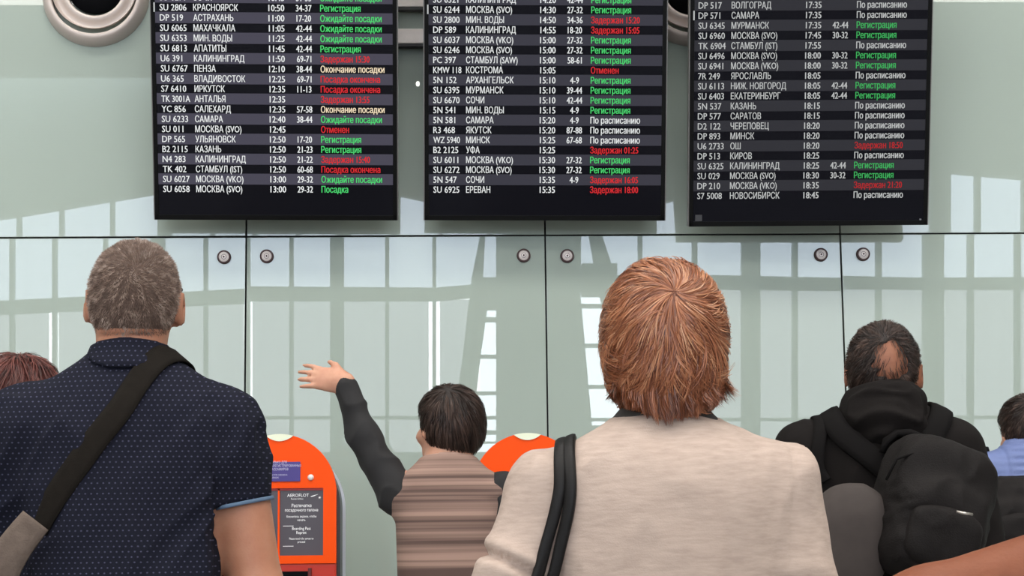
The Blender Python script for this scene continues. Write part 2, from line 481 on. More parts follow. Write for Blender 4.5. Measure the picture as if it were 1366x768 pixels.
B3 = [('DP 517', 'ВОЛГОГРАД', '17:35', '', PLAN, WH), ('DP 571', 'САМАРА', '17:35', '', PLAN, WH), ('SU 6345', 'МУРМАНСК', '17:35', '42-44', REG, G),
      ('SU 6960', 'МОСКВА (SVO)', '17:45', '30-32', REG, G), ('TK 6904', 'СТАМБУЛ (IST)', '17:55', '', PLAN, WH), ('SU 6496', 'МОСКВА (SVO)', '18:00', '30-32', REG, G),
      ('SU 6941', 'МОСКВА (VKO)', '18:00', '30-32', REG, G), ('7R 249', 'ЯРОСЛАВЛЬ', '18:05', '', PLAN, WH), ('SU 6113', 'НИЖ. НОВГОРОД', '18:05', '42-44', REG, G),
      ('SU 6403', 'ЕКАТЕРИНБУРГ', '18:05', '42-44', REG, G), ('5N 537', 'КАЗАНЬ', '18:15', '', PLAN, WH), ('DP 577', 'САРАТОВ', '18:15', '', PLAN, WH),
      ('D2 122', 'ЧЕРЕПОВЕЦ', '18:20', '', PLAN, WH), ('DP 893', 'МИНСК', '18:20', '', PLAN, WH), ('U6 2733', 'ОШ', '18:20', '', 'Задержан 18:50', RD),
      ('DP 513', 'КИРОВ', '18:25', '', PLAN, WH), ('SU 6325', 'КАЛИНИНГРАД', '18:25', '42-44', REG, G), ('SU 029', 'МОСКВА (SVO)', '18:30', '30-32', REG, G),
      ('DP 210', 'МОСКВА (VKO)', '18:35', '', 'Задержан 21:20', RD), ('S7 5008', 'НОВОСИБИРСК', '18:45', '', PLAN, WH)]

SCR = [((-0.6169, 2.3754, 0.9211, -0.0052, 0.2763, -0.0082), .16), ((0.4092, 2.3694, 0.9217, -0.0238, 0.2385, -0.0100), .16),
       ((1.4188, 2.3373, 0.9168, -0.0245, 0.2631, -0.0012), .20)]
CAP = .0345     # font size that gives a cap height of about 25 mm
CW = 1.0
COLS = (-0.427, -0.302, 0.038, 0.111, 0.173)
reqs = []; slots = []
for b, rows in enumerate((B1, B2, B3)):
    for r_, row in enumerate(rows):
        for c_, (s_, al) in enumerate(zip(row[:5], 'LLRCL')):
            if not s_: continue
            reqs.append(dict(s=s_, size=.0352, xs=(.73 if len(s_) > 7 or s_[:2] in ('KM', 'WZ') else .84, .70, .84, .73, .715)[c_], align=al, off=0)); slots.append((b, r_, c_))
kiosk_req = [('ТОЛЬКО ДЛЯ', .0115, .95, 'L', (-.046, 0, .0285)), ('ЗАРЕГИСТРИРОВАННЫХ', .0115, .95, 'L', (-.046, 0, .0165)), ('ПАССАЖИРОВ', .0115, .95, 'L', (-.046, 0, .0045)),
             ('ONLY FOR CHECKED-IN', .0075, .9, 'L', (-.046, 0, -.0135)), ('PASSENGERS', .0075, .9, 'L', (-.046, 0, -.0225))]
disp_req = [('AEROFLOT', .015, 1.25, 'C', (-.012, 0, .0915)), ('Russian Airlines', .0075, 1.1, 'C', (-.015, 0, .082)),
            ('Распечатка', .0155, 1.0, 'C', (0, 0, .056)), ('посадочного талона', .0145, 1.0, 'C', (0, 0, .041)),
            ('Коснитесь экрана, чтобы', .0105, 1.0, 'C', (0, 0, .0205)), ('начать', .0105, 1.0, 'C', (0, 0, .0085)),
            ('Boarding Pass', .0145, 1.0, 'C', (0, 0, -.0215)), ('Reprint', .0145, 1.0, 'C', (0, 0, -.0355)),
            ('Please touch the screen to', .0105, .92, 'C', (0, 0, -.0545)), ('proceed', .0105, .92, 'C', (0, 0, -.0655))]
for q in kiosk_req + disp_req: reqs.append(dict(s=q[0], size=q[1], xs=q[2] * .8, align=q[3], off=.02))
TX = make_texts(reqs)

M_HOUS = mat('board_housing', (0.006, 0.006, 0.006), rough=.35, spec=.08)
M_EDGE = mat('board_edge', (0.20, 0.19, 0.18), rough=.35, metal=.5)
M_BRK = mat('bracket_steel', (0.3, 0.3, 0.3), rough=.5, metal=.6)
dispm = [mat('display_%s' % n, (0.004, 0.004, 0.005), rough=.12, spec=.05, emit=e, estr=1) for n, e in (('left', (.004, .004, .006)), ('mid', (.003, .003, .005)), ('right', (.003, .003, .005)))]
rowm = [mat('row_band_%s' % n, (0.01, 0.01, 0.012), rough=.25, spec=.05, emit=e, estr=1) for n, e in (('left', (.062, .058, .082)), ('mid', (.038, .037, .050)), ('right', (.024, .024, .029)))]


def em(name, col, s): return mat(name, (0.01, 0.01, 0.01), rough=.6, spec=.1, emit=col, estr=s)


TM = {}
BOLD = ((-.0004, .0004), (-.0006, .0, .0006))
for b, k in enumerate((.95, .90, .58)):
    TM[b, WH] = em('text_white_%d' % b, (.86, .88, .88), k)
    TM[b, G] = em('text_green_%d' % b, (.07, .72, .17), k)
    TM[b, RD] = em('text_red_%d' % b, (.78, .018, .025), k * .95)
    TM[b, YL] = em('text_cream_%d' % b, (.95, .78, .55), k)
BL = ('tall black departures board at left, with the flights from 10:50 to 13:00',
      'tall black departures board in the middle, with the flights from 14:30 to 15:35',
      'tall black departures board at right, with dimmer text, flights from 17:35 to 18:45')
HB = 1.62
boards = []
for b, (sp, g) in enumerate(SCR):
    x, z, w, yaw, tilt, roll = sp
    t = thing('departures_board', BL[b], 'information board')
    r = Vector((math.cos(yaw), math.sin(yaw), 0)); f = Vector((-math.sin(yaw), math.cos(yaw), 0)); u = Vector((0, 0, 1))
    u2 = u * math.cos(tilt) - f * math.sin(tilt)
    U = r * math.cos(roll) + u2 * math.sin(roll); V = u2 * math.cos(roll) - r * math.sin(roll); N = U.cross(V)  # N points toward viewer (-y)?
    N = V.cross(U)   # pointing away from viewer (+y)
    mtx = Matrix.Identity(4)
    for i in range(3): mtx[i][0] = U[i]; mtx[i][1] = N[i]; mtx[i][2] = V[i]
    mtx[0][3], mtx[1][3], mtx[2][3] = x, D - g, z
    t.matrix_world = mtx
    boards.append(t)
    # local: x = U, y = away from viewer, z = V
    bz = .016
    fr = MB()
    fr.box((0, .0275, HB / 2), (w, .045, HB), bevel=.002)
    fr.build('housing', M_HOUS, t)
    e = MB()
    for (cx, cz, dx, dz) in ((-w / 2 + bz / 2, HB / 2, bz, HB), (w / 2 - bz / 2, HB / 2, bz, HB), (0, bz * .6, w, bz * 1.2), (0, HB - bz / 2, w, bz)):
        e.box((cx, .0025, cz), (dx, .009, dz), bevel=.0015)
    e.build('bezel', M_HOUS, t)
    for s_ in (-1, 1): MB().box((s_ * (w / 2 + .002), .022, HB / 2), (.004, .04, HB)).build('edge_strip', M_EDGE, t)
    MB().box((0, .0035, HB / 2), (w - 2 * bz, .003, HB - 2 * bz)).build('display', dispm[b], t)
    nrow = 38
    rws = (B1, B2, B3)[b]; nr = len(rws)
    for k in range(nr + 6):
        v0 = .118 + .0379 * k
        lit = k % 2 == 1
        if not lit and k >= nr: continue
        ro = MB().box((0, .0018, v0), (.894, .0012, .0415 if lit else .0335)).build('table_row', rowm[b] if lit else dispm[b], t)
        if k < nr:
            ri = nr - 1 - k
            for cc0, nm in enumerate(('flight_number', 'destination', 'departure_time', 'gate_number', 'status')):
                cols = (cc0,); mb = MB(); colr = WH if cc0 < 4 else rws[ri][5]
                for (bb, rr, cc), (tv, tf) in zip(slots, TX):
                    if bb == b and rr == ri and cc in cols:
                        for dd_ in BOLD[cc > 1]:
                            mb.add([(p[0] + COLS[cc] + dd_, -p[2] - .00003 * (dd_ > 0), p[1] + v0 - .0125) for p in tv], tf)
                if mb.v:
                    o = mb.build(nm, TM[b, colr], ro); o.location = (0, .0006, 0)
    kr = (18, 18, 18)[b]
    MB().box((-w / 2 + .0135, -.0026, .118 + .0379 * kr), (.0052, .0014, .035)).build('scroll_mark', TM[2, WH], t)
    # bracket reaching the wall
    mb = MB()
    for zz in (.12, .62):
        dd = (g + zz * math.sin(tilt)) / math.cos(tilt)
        mb.box((0, .05 + (dd - .07) / 2, zz), (.5, max(.02, dd - .07), .04))
    mb.build('bracket', M_BRK, t)
    if b == 2:
        MB().box((-w / 2 + .037, .0014, .033), (.026, .001, .024)).build('corner_label', mat('grey_label', (.05, .05, .055), rough=.5), t)
        MB().box((w / 2 - .028, -.0026, .022), (.007, .001, .006)).build('indicator', mat('grey_led', (.2, .2, .22), rough=.5), t)

# ------------------------------------------------------------------ kiosks
M_OR = mat('orange_panel', (1.0, 0.085, 0.0), rough=.5, spec=.2)
M_ORR = mat('red_orange_panel', (0.55, 0.03, 0.015), rough=.4)
M_CREAM = mat('cream_cap', (0.88, 0.92, 0.70), rough=.4)
M_SIDE = mat('kiosk_side', (0.05, 0.055, 0.06), rough=.4)
M_SILV = mat('kiosk_silver', (0.65, 0.66, 0.68), rough=.3, metal=.7)
M_PURP = mat('purple_sign', (0.065, 0.045, 0.24), rough=.5)
M_KSC = mat('kiosk_display', (0.03, 0.03, 0.035), rough=.15, emit=(.075, .068, .078), estr=1)
M_KTX = mat('kiosk_text', (.3, .3, .3), rough=.5, emit=(.75, .75, .75), estr=1)
M_SGTX = mat('sign_text', (.62, .6, .8), rough=.5)
YK = 6.35


def arch(hw, zt, z0, rx=None, n=28):
    """arch outline in x,z : flat sides then semicircle"""
    pts = [(-hw, z0)]
    zc = zt - hw * 1.03
    for i in range(n + 1):
        a = PI - PI * i / n
        pts.append((hw * math.cos(a), zc + (zt - zc) * math.sin(a)))
    pts.append((hw, z0))
    return pts[::-1]


def kiosk(px, py, label):
    top = at(px, py, YK)
    t = thing('check_in_kiosk', label, 'kiosk', (top[0], YK, 0), group=None)
    zt = top[2]; hw = .194
    k1 = (H / 2)
    zs = lambda y: at(px, y, YK)[2]
    sz1, sz0 = zs(651), zs(741)
    sw = .150
    # front face as frame round the screen: build by columns
    out = arch(hw, zt, 1.085)
    n = len(out)
    # face with a rectangular hole: bridge via two side halves
    y0, y1 = 0.0, .045
    left = [p for p in out if p[0] <= 1e-6]; right = [p for p in out if p[0] >= -1e-6]
    mb = MB()
    zc = sz1
    outer_hi = [p for p in out if p[1] > sz1 + .0001]
    xe = hw
    # upper portion
    # find x on the outline at sz1 level (straight side)
    up = [(hw, sz1)] + [p for p in out if p[1] > sz1] + [(-hw, sz1)]
    mb.prism(up, y0, y1)
    mb.prism([(hw, 1.085), (hw, sz1), (sw, sz1), (sw, 1.085)], y0, y1)
    mb.prism([(-sw, 1.085), (-sw, sz1), (-hw, sz1), (-hw, 1.085)], y0, y1)
    mb.prism([(sw, 1.085), (sw, sz0), (-sw, sz0), (-sw, 1.085)], y0, y1)
    mb.build('front_panel', M_OR, t)
    MB().box((-.002, .012, (sz0 + sz1) / 2), (.006, .02, sz1 - sz0)).build('reflection_bar', M_OR, t)  # orange bar modelled in place of a reflection in the screen
    MB().box((0, .036, (sz0 + sz1) / 2), (2 * sw, .012, sz1 - sz0)).build('display', M_KSC, t)
    MB().box((0, .012, sz1 - .004), (2 * sw, .02, .008)).build('screen_hood', mat('hood_red', (.25, .01, .01), rough=.5), t)
    # unlit cream cap, lens-shaped
    cap = []
    for i in range(13):
        a = -1 + 2 * i / 12
        x = a * .047
        zc2 = zt - hw * 1.03
        cap.append((x, zc2 + (zt - zc2) * math.sqrt(max(0, 1 - (x / hw) ** 2)) + .0006))
    for i in range(1, 12):
        a = 1 - 2 * i / 12
        x = a * .047
        cap.append((x, zt - .024 + .018 * (a * a)))
    MB().prism(cap[::-1], -.004, .047).build('top_cap', M_CREAM, t)
    # body behind, column, red lower panel, plinth
    b_out = arch(hw + .012, zt - .035, 0.06)
    MB().prism(b_out, .05, .20).build('body', M_SIDE, t)
    rim = MB()
    o1 = arch(hw + .022, zt - .03, 0.06); o2 = arch(hw + .012, zt - .035, 0.06)
    nn = len(o1)
    v = [(p[0], .19, p[1]) for p in o1] + [(p[0], .19, p[1]) for p in o2] + [(p[0], .215, p[1]) for p in o1] + [(p[0], .215, p[1]) for p in o2]
    f = []
    for i in range(nn - 1):
        f += [(i, i + 1, nn + i + 1, nn + i), (2 * nn + i, 3 * nn + i, 3 * nn + i + 1, 2 * nn + i + 1), (i, 2 * nn + i, 2 * nn + i + 1, i + 1), (nn + i, nn + i + 1, 3 * nn + i + 1, 3 * nn + i)]
    rim.add(v, f); rim.build('silver_rim', M_SILV, t)
    MB().box((0, .03, .575), (2 * hw, .05, 1.02), bevel=.006).build('lower_panel', M_ORR, t)
    MB().box((-.005 + .05, .002, 1.045), (.11, .01, .028)).build('ticket_slot', M_BLACK, t)
    MB().box((.105, .0, 1.04), (.012, .012, .06), bevel=.002).build('latch', mat('latch_red', (.12, .01, .01), rough=.5), t)
    MB().box((0, .1, .03), (.46, .34, .06), bevel=.01).build('plinth', M_SIDE, t)
    # purple sign
    sgx, sgz = .014, zs(629)
    MB().box((sgx, -.002, sgz), (.115, .004, .067), bevel=.001).build('sign', M_PURP, t)
    k0 = len(slots)
    mb = MB()
    for q, (tv, tf) in zip(kiosk_req, TX[k0:k0 + len(kiosk_req)]):
        mb.add([(p[0] + q[4][0] + sgx, -.0046, p[1] + q[4][2] + sgz) for p in tv], tf)
    mb.build('sign_text', M_SGTX, t)
    mb = MB()
    dx = .074; dz = (sz0 + sz1) / 2 - .006
    for q, (tv, tf) in zip(disp_req, TX[k0 + len(kiosk_req):]):
        mb.add([(p[0] + q[4][0] + dx, .0285, p[1] + q[4][2] + dz) for p in tv], tf)
    for zz in (-.008, -.0765): mb.box((dx - .045, .0287, dz + zz), (.036, .0006, .0016))
    # winged airline mark beside the name
    mb.add([(dx + .030, .0285, dz + .092), (dx + .040, .0285, dz + .0955), (dx + .058, .0285, dz + .1), (dx + .042, .0285, dz + .0925), (dx + .034, .0285, dz + .0905)], [(0, 1, 2, 3, 4)])
    for a in range(6):
        c_, s_ = math.cos(a * PI / 3), math.sin(a * PI / 3)
        mb.add([(dx + .062 + c_ * .006, .0285, dz + .088 + s_ * .006), (dx + .062 - s_ * .0012, .0285, dz + .088 + c_ * .0012), (dx + .062 + s_ * .0012, .0285, dz + .088 - c_ * .0012)], [(0, 1, 2)])
    mb.build('display_text', M_KTX, t)
    lp = (.107, 0, zs(637))
    MB().lathe([(0, -.007), (.007, -.007), (.0095, -.005), (.011, .0)], c=lp, seg=20).build('lock', M_STEEL, t, True)
    return t


kiosk(373, 579, 'orange arch-topped check-in kiosk beside the man in the navy polo')
kiosk(703.5, 577.5, 'orange arch-topped check-in kiosk behind the shoulder of the beige jacket')

# ================================================================== figures
class Field:
    """signed distance grid with smooth unions, meshed by surface nets"""

    def __init__(s, lo, hi, h, zfine=None, hc=None):
        s.ax = [np.arange(lo[i], hi[i] + h, h, dtype=np.float32) for i in range(3)]
        if zfine is not None:
            s.ax[2] = np.concatenate([np.arange(lo[2], zfine, hc), np.arange(zfine, hi[2] + h, h)]).astype(np.float32)
        s.h = h
        s.d = np.full([len(a) for a in s.ax], .3, np.float32)

    def sub(s, lo, hi):
        sl = []
        for i in range(3):
            a = max(0, int(np.searchsorted(s.ax[i], lo[i])) - 1); b = min(len(s.ax[i]), int(np.searchsorted(s.ax[i], hi[i])) + 1)
            if a >= b: return None
            sl.append(slice(a, b))
        g = [s.ax[i][sl[i]] for i in range(3)]
        return tuple(sl), g[0][:, None, None], g[1][None, :, None], g[2][None, None, :]

    def put(s, lo, hi, fn, k, mode='u'):
        pad = k + .05
        q = s.sub([lo[i] - pad for i in range(3)], [hi[i] + pad for i in range(3)])
        if q is None: return s
        sl, x, y, z = q
        e = fn(x, y, z).astype(np.float32); a = s.d[sl]
        if mode == 'u':
            if k <= 0: s.d[sl] = np.minimum(a, e)
            else:
                t = np.clip(.5 + .5 * (e - a) / k, 0, 1); s.d[sl] = e + (a - e) * t - k * t * (1 - t)
        elif mode == 's':
            e = -e
            if k <= 0: s.d[sl] = np.maximum(a, e)
            else:
                t = np.clip(.5 - .5 * (e - a) / k, 0, 1); s.d[sl] = e + (a - e) * t + k * t * (1 - t)
        return s

    def cone(s, a, b, ra, rb, k=.02, mode='u'):
        a = np.asarray(a, float); b = np.asarray(b, float); r = max(ra, rb)

        def fn(x, y, z):
            ab = b - a; L = ab @ ab + 1e-9
            t = np.clip(((x - a[0]) * ab[0] + (y - a[1]) * ab[1] + (z - a[2]) * ab[2]) / L, 0, 1)
            dx = x - a[0] - t * ab[0]; dy = y - a[1] - t * ab[1]; dz = z - a[2] - t * ab[2]
            return np.sqrt(dx * dx + dy * dy + dz * dz) - (ra + (rb - ra) * t)
        return s.put(np.minimum(a, b) - r, np.maximum(a, b) + r, fn, k, mode)

    def ell(s, c, r, M=None, k=.02, mode='u', n=2.0):
        c = np.asarray(c, float); R_ = max(r)

        def fn(x, y, z):
            p = (x - c[0], y - c[1], z - c[2])
            if M is not None: p = [p[0] * M[0, j] + p[1] * M[1, j] + p[2] * M[2, j] for j in range(3)]
            if n == 2: q = np.sqrt((p[0] / r[0]) ** 2 + (p[1] / r[1]) ** 2 + (p[2] / r[2]) ** 2)
            else: q = (np.abs(p[0] / r[0]) ** n + np.abs(p[1] / r[1]) ** n + np.abs(p[2] / r[2]) ** n) ** (1 / n)
            return (q - 1) * min(r)
        return s.put(c - R_, c + R_, fn, k, mode)

    def loft(s, rows, k=.02, mode='u', inf=0.0, sm=.02):
        """rows: (z, xc, yc, a, b, n)"""
        rows = sorted(rows); T = np.array(rows, float)
        z0, z1 = T[0, 0], T[-1, 0]
        zz = np.linspace(z0, z1, 200); cols = [np.interp(zz, T[:, 0], T[:, i]) for i in range(1, 6)]
        w = max(1, int(sm / ((z1 - z0) / 200)))
        ker = np.ones(2 * w + 1) / (2 * w + 1)
        cols = [np.convolve(np.pad(c, w, 'edge'), ker, 'valid') for c in cols]
        A = max(T[:, 3]) + max(abs(T[:, 1])) + inf; B = max(T[:, 4]) + max(abs(T[:, 2])) + inf

        def fn(x, y, z):
            zc = z.ravel(); xc, yc, a, b, n = [np.interp(zc, zz, c)[None, None, :] for c in cols]
            a = a + inf; b = b + inf
            q = (np.abs((x - xc) / a) ** n + np.abs((y - yc) / b) ** n) ** (1 / n)
            d = (q - 1) * np.minimum(a, b)
            return np.maximum(d, np.maximum(z0 - z, z - z1))
        return s.put((-A, -B, z0), (A, B, z1), fn, k, mode)

    def cut(s, fn):
        """keep where fn(x,y,z) < 0"""
        x, y, z = s.ax[0][:, None, None], s.ax[1][None, :, None], s.ax[2][None, None, :]
        s.d = np.maximum(s.d, fn(x, y, z).astype(np.float32)); return s

    def sample(s, P):
        P = np.asarray(P, float); idx = []; fr = []
        for i in range(3):
            a = s.ax[i]; j = np.clip(np.searchsorted(a, P[:, i]) - 1, 0, len(a) - 2)
            idx.append(j); fr.append(np.clip((P[:, i] - a[j]) / (a[j + 1] - a[j]), 0, 1))
        o = 0
        for cx in (0, 1):
            for cy in (0, 1):
                for cz in (0, 1):
                    w = (fr[0] if cx else 1 - fr[0]) * (fr[1] if cy else 1 - fr[1]) * (fr[2] if cz else 1 - fr[2])
                    o = o + w * s.d[idx[0] + cx, idx[1] + cy, idx[2] + cz]
        return o

    def grad(s, P, e=.006):
        g = np.stack([s.sample(P + np.eye(3)[i] * e) - s.sample(P - np.eye(3)[i] * e) for i in range(3)], 1)
        return g / (np.linalg.norm(g, axis=1, keepdims=True) + 1e-9)

    def project(s, P, off=0.0, it=12):
        P = np.array(P, float)
        for _ in range(it):
            P = P - (s.sample(P) - off)[:, None] * s.grad(P) * .8
        return P

    def net(s):
        d = s.d; d = d.copy(); d[0], d[-1], d[:, 0], d[:, -1], d[:, :, 0], d[:, :, -1] = [.3] * 6
        ins = d < 0
        nx, ny, nz_ = d.shape
        corner = [(i, j, k) for i in (0, 1) for j in (0, 1) for k in (0, 1)]
        cnt = sum(ins[i:nx - 1 + i, j:ny - 1 + j, k:nz_ - 1 + k].astype(np.int8) for i, j, k in corner)
        act = (cnt > 0) & (cnt < 8)
        I = np.argwhere(act); vid = np.full(act.shape, -1, np.int32); vid[tuple(I.T)] = np.arange(len(I))
        acc = np.zeros((len(I), 3)); num = np.zeros(len(I))
        for a in corner:
            for ax in range(3):
                if a[ax]: continue
                b = list(a); b[ax] = 1
                da = d[I[:, 0] + a[0], I[:, 1] + a[1], I[:, 2] + a[2]]; db = d[I[:, 0] + b[0], I[:, 1] + b[1], I[:, 2] + b[2]]
                x = (da < 0) != (db < 0)
                t = np.where(x, da / np.where(x, da - db, 1), 0)
                p = np.array(a, float)[None, :] + t[:, None] * np.eye(3)[ax][None, :]
                acc[x] += p[x]; num[x] += 1
        loc = acc / num[:, None]
        V = np.stack([np.interp(I[:, i] + loc[:, i], np.arange(len(s.ax[i])), s.ax[i]) for i in range(3)], 1)
        F = []
        for ax in range(3):
            o1, o2 = [i for i in range(3) if i != ax]
            sa = [slice(None)] * 3; sb = [slice(None)] * 3; sa[ax] = slice(0, -1); sb[ax] = slice(1, None)
            A = ins[tuple(sa)]; B = ins[tuple(sb)]
            E_ = np.argwhere(A != B)
            ok = (E_[:, o1] > 0) & (E_[:, o2] > 0) & (E_[:, o1] < d.shape[o1] - 1) & (E_[:, o2] < d.shape[o2] - 1)
            E_ = E_[ok]; fl = A[tuple(E_.T)]

            def v(u, w):
                q = E_.copy(); q[:, o1] -= u; q[:, o2] -= w; return vid[tuple(q.T)]
            quad = np.stack([v(1, 1), v(0, 1), v(0, 0), v(1, 0)], 1)
            if ax == 1: fl = ~fl
            quad[~fl] = quad[~fl][:, ::-1]
            F.append(quad)
        return V, np.concatenate(F)


def laplace(V, F, it=2, lam=.5):
    n = len(V)
    e = np.concatenate([F[:, [0, 1]], F[:, [1, 2]], F[:, [2, 3]], F[:, [3, 0]]]); e = np.concatenate([e, e[:, ::-1]])
    deg = np.bincount(e[:, 0], minlength=n)[:, None] + 1e-9
    for _ in range(it):
        s = np.stack([np.bincount(e[:, 0], weights=V[e[:, 1], i], minlength=n) for i in range(3)], 1)
        V = V + lam * (s / deg - V)
    return V


def vnormals(V, F):
    n = np.cross(V[F[:, 2]] - V[F[:, 0]], V[F[:, 3]] - V[F[:, 1]])
    N = np.zeros_like(V)
    for j in range(4):
        for i in range(3): N[:, i] += np.bincount(F[:, j], weights=n[:, i], minlength=len(V))
    return N / (np.linalg.norm(N, axis=1, keepdims=True) + 1e-9)


def vnoise(P, seed=0):
    P = np.asarray(P, float); i = np.floor(P).astype(np.int64); f = P - i; f = f * f * (3 - 2 * f)

    def hsh(a):
        n = (a[:, 0] * 73856093) ^ (a[:, 1] * 19349663) ^ (a[:, 2] * 83492791) ^ (seed * 2654435761 & 0xffffffff)
        n = (n ^ (n >> 13)) * 1274126177 & 0xffffffff
        return ((n ^ (n >> 16)) & 0xffff) / 65535.0
    o = 0
    for a in (0, 1):
        for b in (0, 1):
            for c in (0, 1):
                w = (f[:, 0] if a else 1 - f[:, 0]) * (f[:, 1] if b else 1 - f[:, 1]) * (f[:, 2] if c else 1 - f[:, 2])
                o = o + w * hsh(i + np.array([a, b, c]))
    return o


def mesh_field(F_, name, mt, parent, smooth_it=2, disp=None, off=None):
    V, Q = F_.net(); V = laplace(V, Q, smooth_it)
    if disp is not None:
        V = V + vnormals(V, Q) * disp(V)[:, None]
    if off is not None: V = V - np.asarray(off)
    return new_mesh(name, V, Q, mt, parent, True)


def rotm(pitch=0, yaw=0, roll=0):
    return np.array((Matrix.Rotation(yaw, 3, 'Z') @ Matrix.Rotation(pitch, 3, 'X') @ Matrix.Rotation(roll, 3, 'Y')))


def add_head(F_, o, M, s=1.0, inf=0.0, ears=True, face=True):
    o = np.asarray(o, float)
    L = lambda p: o + M @ (np.array(p) * s)

    def E_(c, r, k, mode='u', M2=None):
        F_.ell(L(c), [q * s + (inf if mode == 'u' else 0) for q in r], M if M2 is None else M @ M2, k * s, mode)
    E_((0, -.012, .040), (.0765, .098, .082), .02)
    E_((0, -.040, -.002), (.0715, .066, .072), .03)
    E_((0, .030, -.020), (.062, .066, .085), .03)
    E_((0, .042, -.080), (.047, .048, .034), .025)
    E_((0, .075, -.098), (.022, .018, .017), .02)
    if face:
        E_((0, .088, .030), (.045, .014, .012), .015)
        for sd in (-1, 1):
            E_((sd * .031, .100, .008), (.019, .013, .013), .008, 's')
            E_((sd * .044, .070, -.025), (.022, .022, .020), .02)
            F_.ell(L((sd * .013, .098, -.036)), [.010 * s] * 3, None, .008)
        F_.cone(L((0, .094, .018)), L((0, .118, -.028)), .0075 * s + inf, .0135 * s + inf, .010)
        E_((0, .096, -.060), (.024, .010, .0055), .005)
        E_((0, .093, -.072), (.021, .010, .0065), .005)
    if ears:
        for sd in (-1, 1):
            Me = rotm(0, sd * R(-28), 0)
            E_((sd * .0870, -.012, .000), (.0090, .0220, .0345), .006, M2=Me)
            E_((sd * .0950, -.006, .004), (.0045, .0115, .020), .004, 's', M2=Me)
            E_((sd * .078, .002, -.026), (.007, .010, .013), .006, M2=Me)


def add_hand(F_, wrist, d, up, side, r0=.028, curl=.5, spread=.13, sc_=1.0):
    """d: direction of the hand; up: back of the hand; side: +1/-1 thumb side relative to d x up"""
    d = np.asarray(d, float); d /= np.linalg.norm(d); up = np.asarray(up, float); up -= d * (up @ d); up /= np.linalg.norm(up)
    a = np.cross(d, up) * side; w = np.asarray(wrist, float); q = sc_
    M = np.stack([a, d, up], 1)
    F_.ell(w + d * .050 * q, [.043 * q, .056 * q, .0175 * q], M, .02)
    F_.cone(w, w + d * .03 * q, r0 * .92, .026 * q, .02)
    for i, (off, ln) in enumerate(((.031, .070), (.0105, .080), (-.0105, .074), (-.031, .058))):
        b = w + d * .088 * q + a * off * q - up * .001
        dr = d + a * off * spread / .03; dr /= np.linalg.norm(dr)
        c1 = curl * .45; p1 = b + (dr * math.cos(c1) - up * math.sin(c1)) * ln * .45 * q
        c2 = curl * 1.3; p2 = p1 + (dr * math.cos(c2) - up * math.sin(c2)) * ln * .33 * q
        c3 = curl * 1.9; p3 = p2 + (dr * math.cos(c3) - up * math.sin(c3)) * ln * .22 * q
        F_.cone(b - dr * .02, p1, .0098 * q, .0088 * q, .006); F_.cone(p1, p2, .0088 * q, .0080 * q, .003); F_.cone(p2, p3, .0080 * q, .0068 * q, .003)
    t0 = w + d * .022 * q + a * .026 * q; t1 = t0 + (d * .6 + a * .75 - up * .15) * .040 * q; t2 = t1 + (d * .85 + a * .35 - up * .2) * .030 * q
    F_.cone(t0, t1, .0155 * q, .0108 * q, .012); F_.cone(t1, t2, .0108 * q, .0085 * q, .004)


def fold_noise(scale, amp, stretch=(1, 1, 1), warp=.0, seed=1, direc=None):
    """ridged cloth folds; direc: None or matrix to rotate the space first"""
    def f(V):
        P = V @ (np.asarray(direc).T if direc is not None else np.eye(3))
        P = P * np.asarray(stretch) * scale
        P = P + warp * (vnoise(P * .6 + 9, seed + 5)[:, None] - .5)
        n = vnoise(P, seed) * .65 + vnoise(P * 2.1 + 3.3, seed + 1) * .35
        return (1 - np.abs(2 * n - 1)) ** 2 * amp - amp * .4
    return f


def legs_field(F_, hip_z, foot_y=0.0, w=.095, inf=0.0, rh=.088, rk=.056, ra=.040, feet=True, step=0.0):
    for sd in (-1, 1):
        y = foot_y + sd * step
        h_ = (sd * w, 0, hip_z); k_ = (sd * (w + .01), .015 + y * .5, hip_z * .54); a_ = (sd * (w + .012), -.01 + y, .085)
        F_.cone(h_, k_, rh + inf, rk + inf, .03); F_.cone(k_, a_, rk + inf, ra + inf, .02)
        if feet: F_.cone((sd * (w + .012), -.03 + y, .035), (sd * (w + .025), .135 + y, .024), .032 + inf, .024 + inf, .02)


def shoes(parent, mt, w=.095, step=0.0, foot_y=0.0):
    for sd in (-1, 1):
        y = foot_y + sd * step
        G_ = Field((sd * w - .09, -.10 + y, -.01), (sd * w + .11, .22 + y, .15), .008)
        G_.cone((sd * (w + .012), -.03 + y, .040), (sd * (w + .027), .140 + y, .030), .043, .035, .0)
        G_.cone((sd * (w + .012), -.015 + y, .05), (sd * (w + .012), -.015 + y, .10), .047, .046, .02)
        G_.cut(lambda x, yy, z: np.maximum(-z + 0 * x + 0 * yy, z - .11))
        mesh_field(G_, 'shoe', mt, parent, 1)


SKIN = mat('skin_warm', (0.52, 0.245, 0.15), rough=.5, col2=(0.46, 0.195, 0.115), nscale=30, bump=.15, bscale=300, sss=.12)
SKIN_P = mat('skin_pale', (0.62, 0.33, 0.22), rough=.5, col2=(0.55, 0.26, 0.17), nscale=30, bump=.1, bscale=300, sss=.12)
SKIN_T = mat('skin_tan', (0.27, 0.088, 0.042), rough=.55, spec=.3, col2=(0.21, 0.064, 0.030), nscale=16, bump=.2, bscale=220, sss=.08)
M_EYE = mat('eye_white', (.75, .72, .7), rough=.2)
M_TROU = mat('trouser_cloth', (.025, .027, .035), rough=.9, bump=.3, bscale=400)
M_SHOE = mat('shoe_leather', (.03, .027, .025), rough=.5)


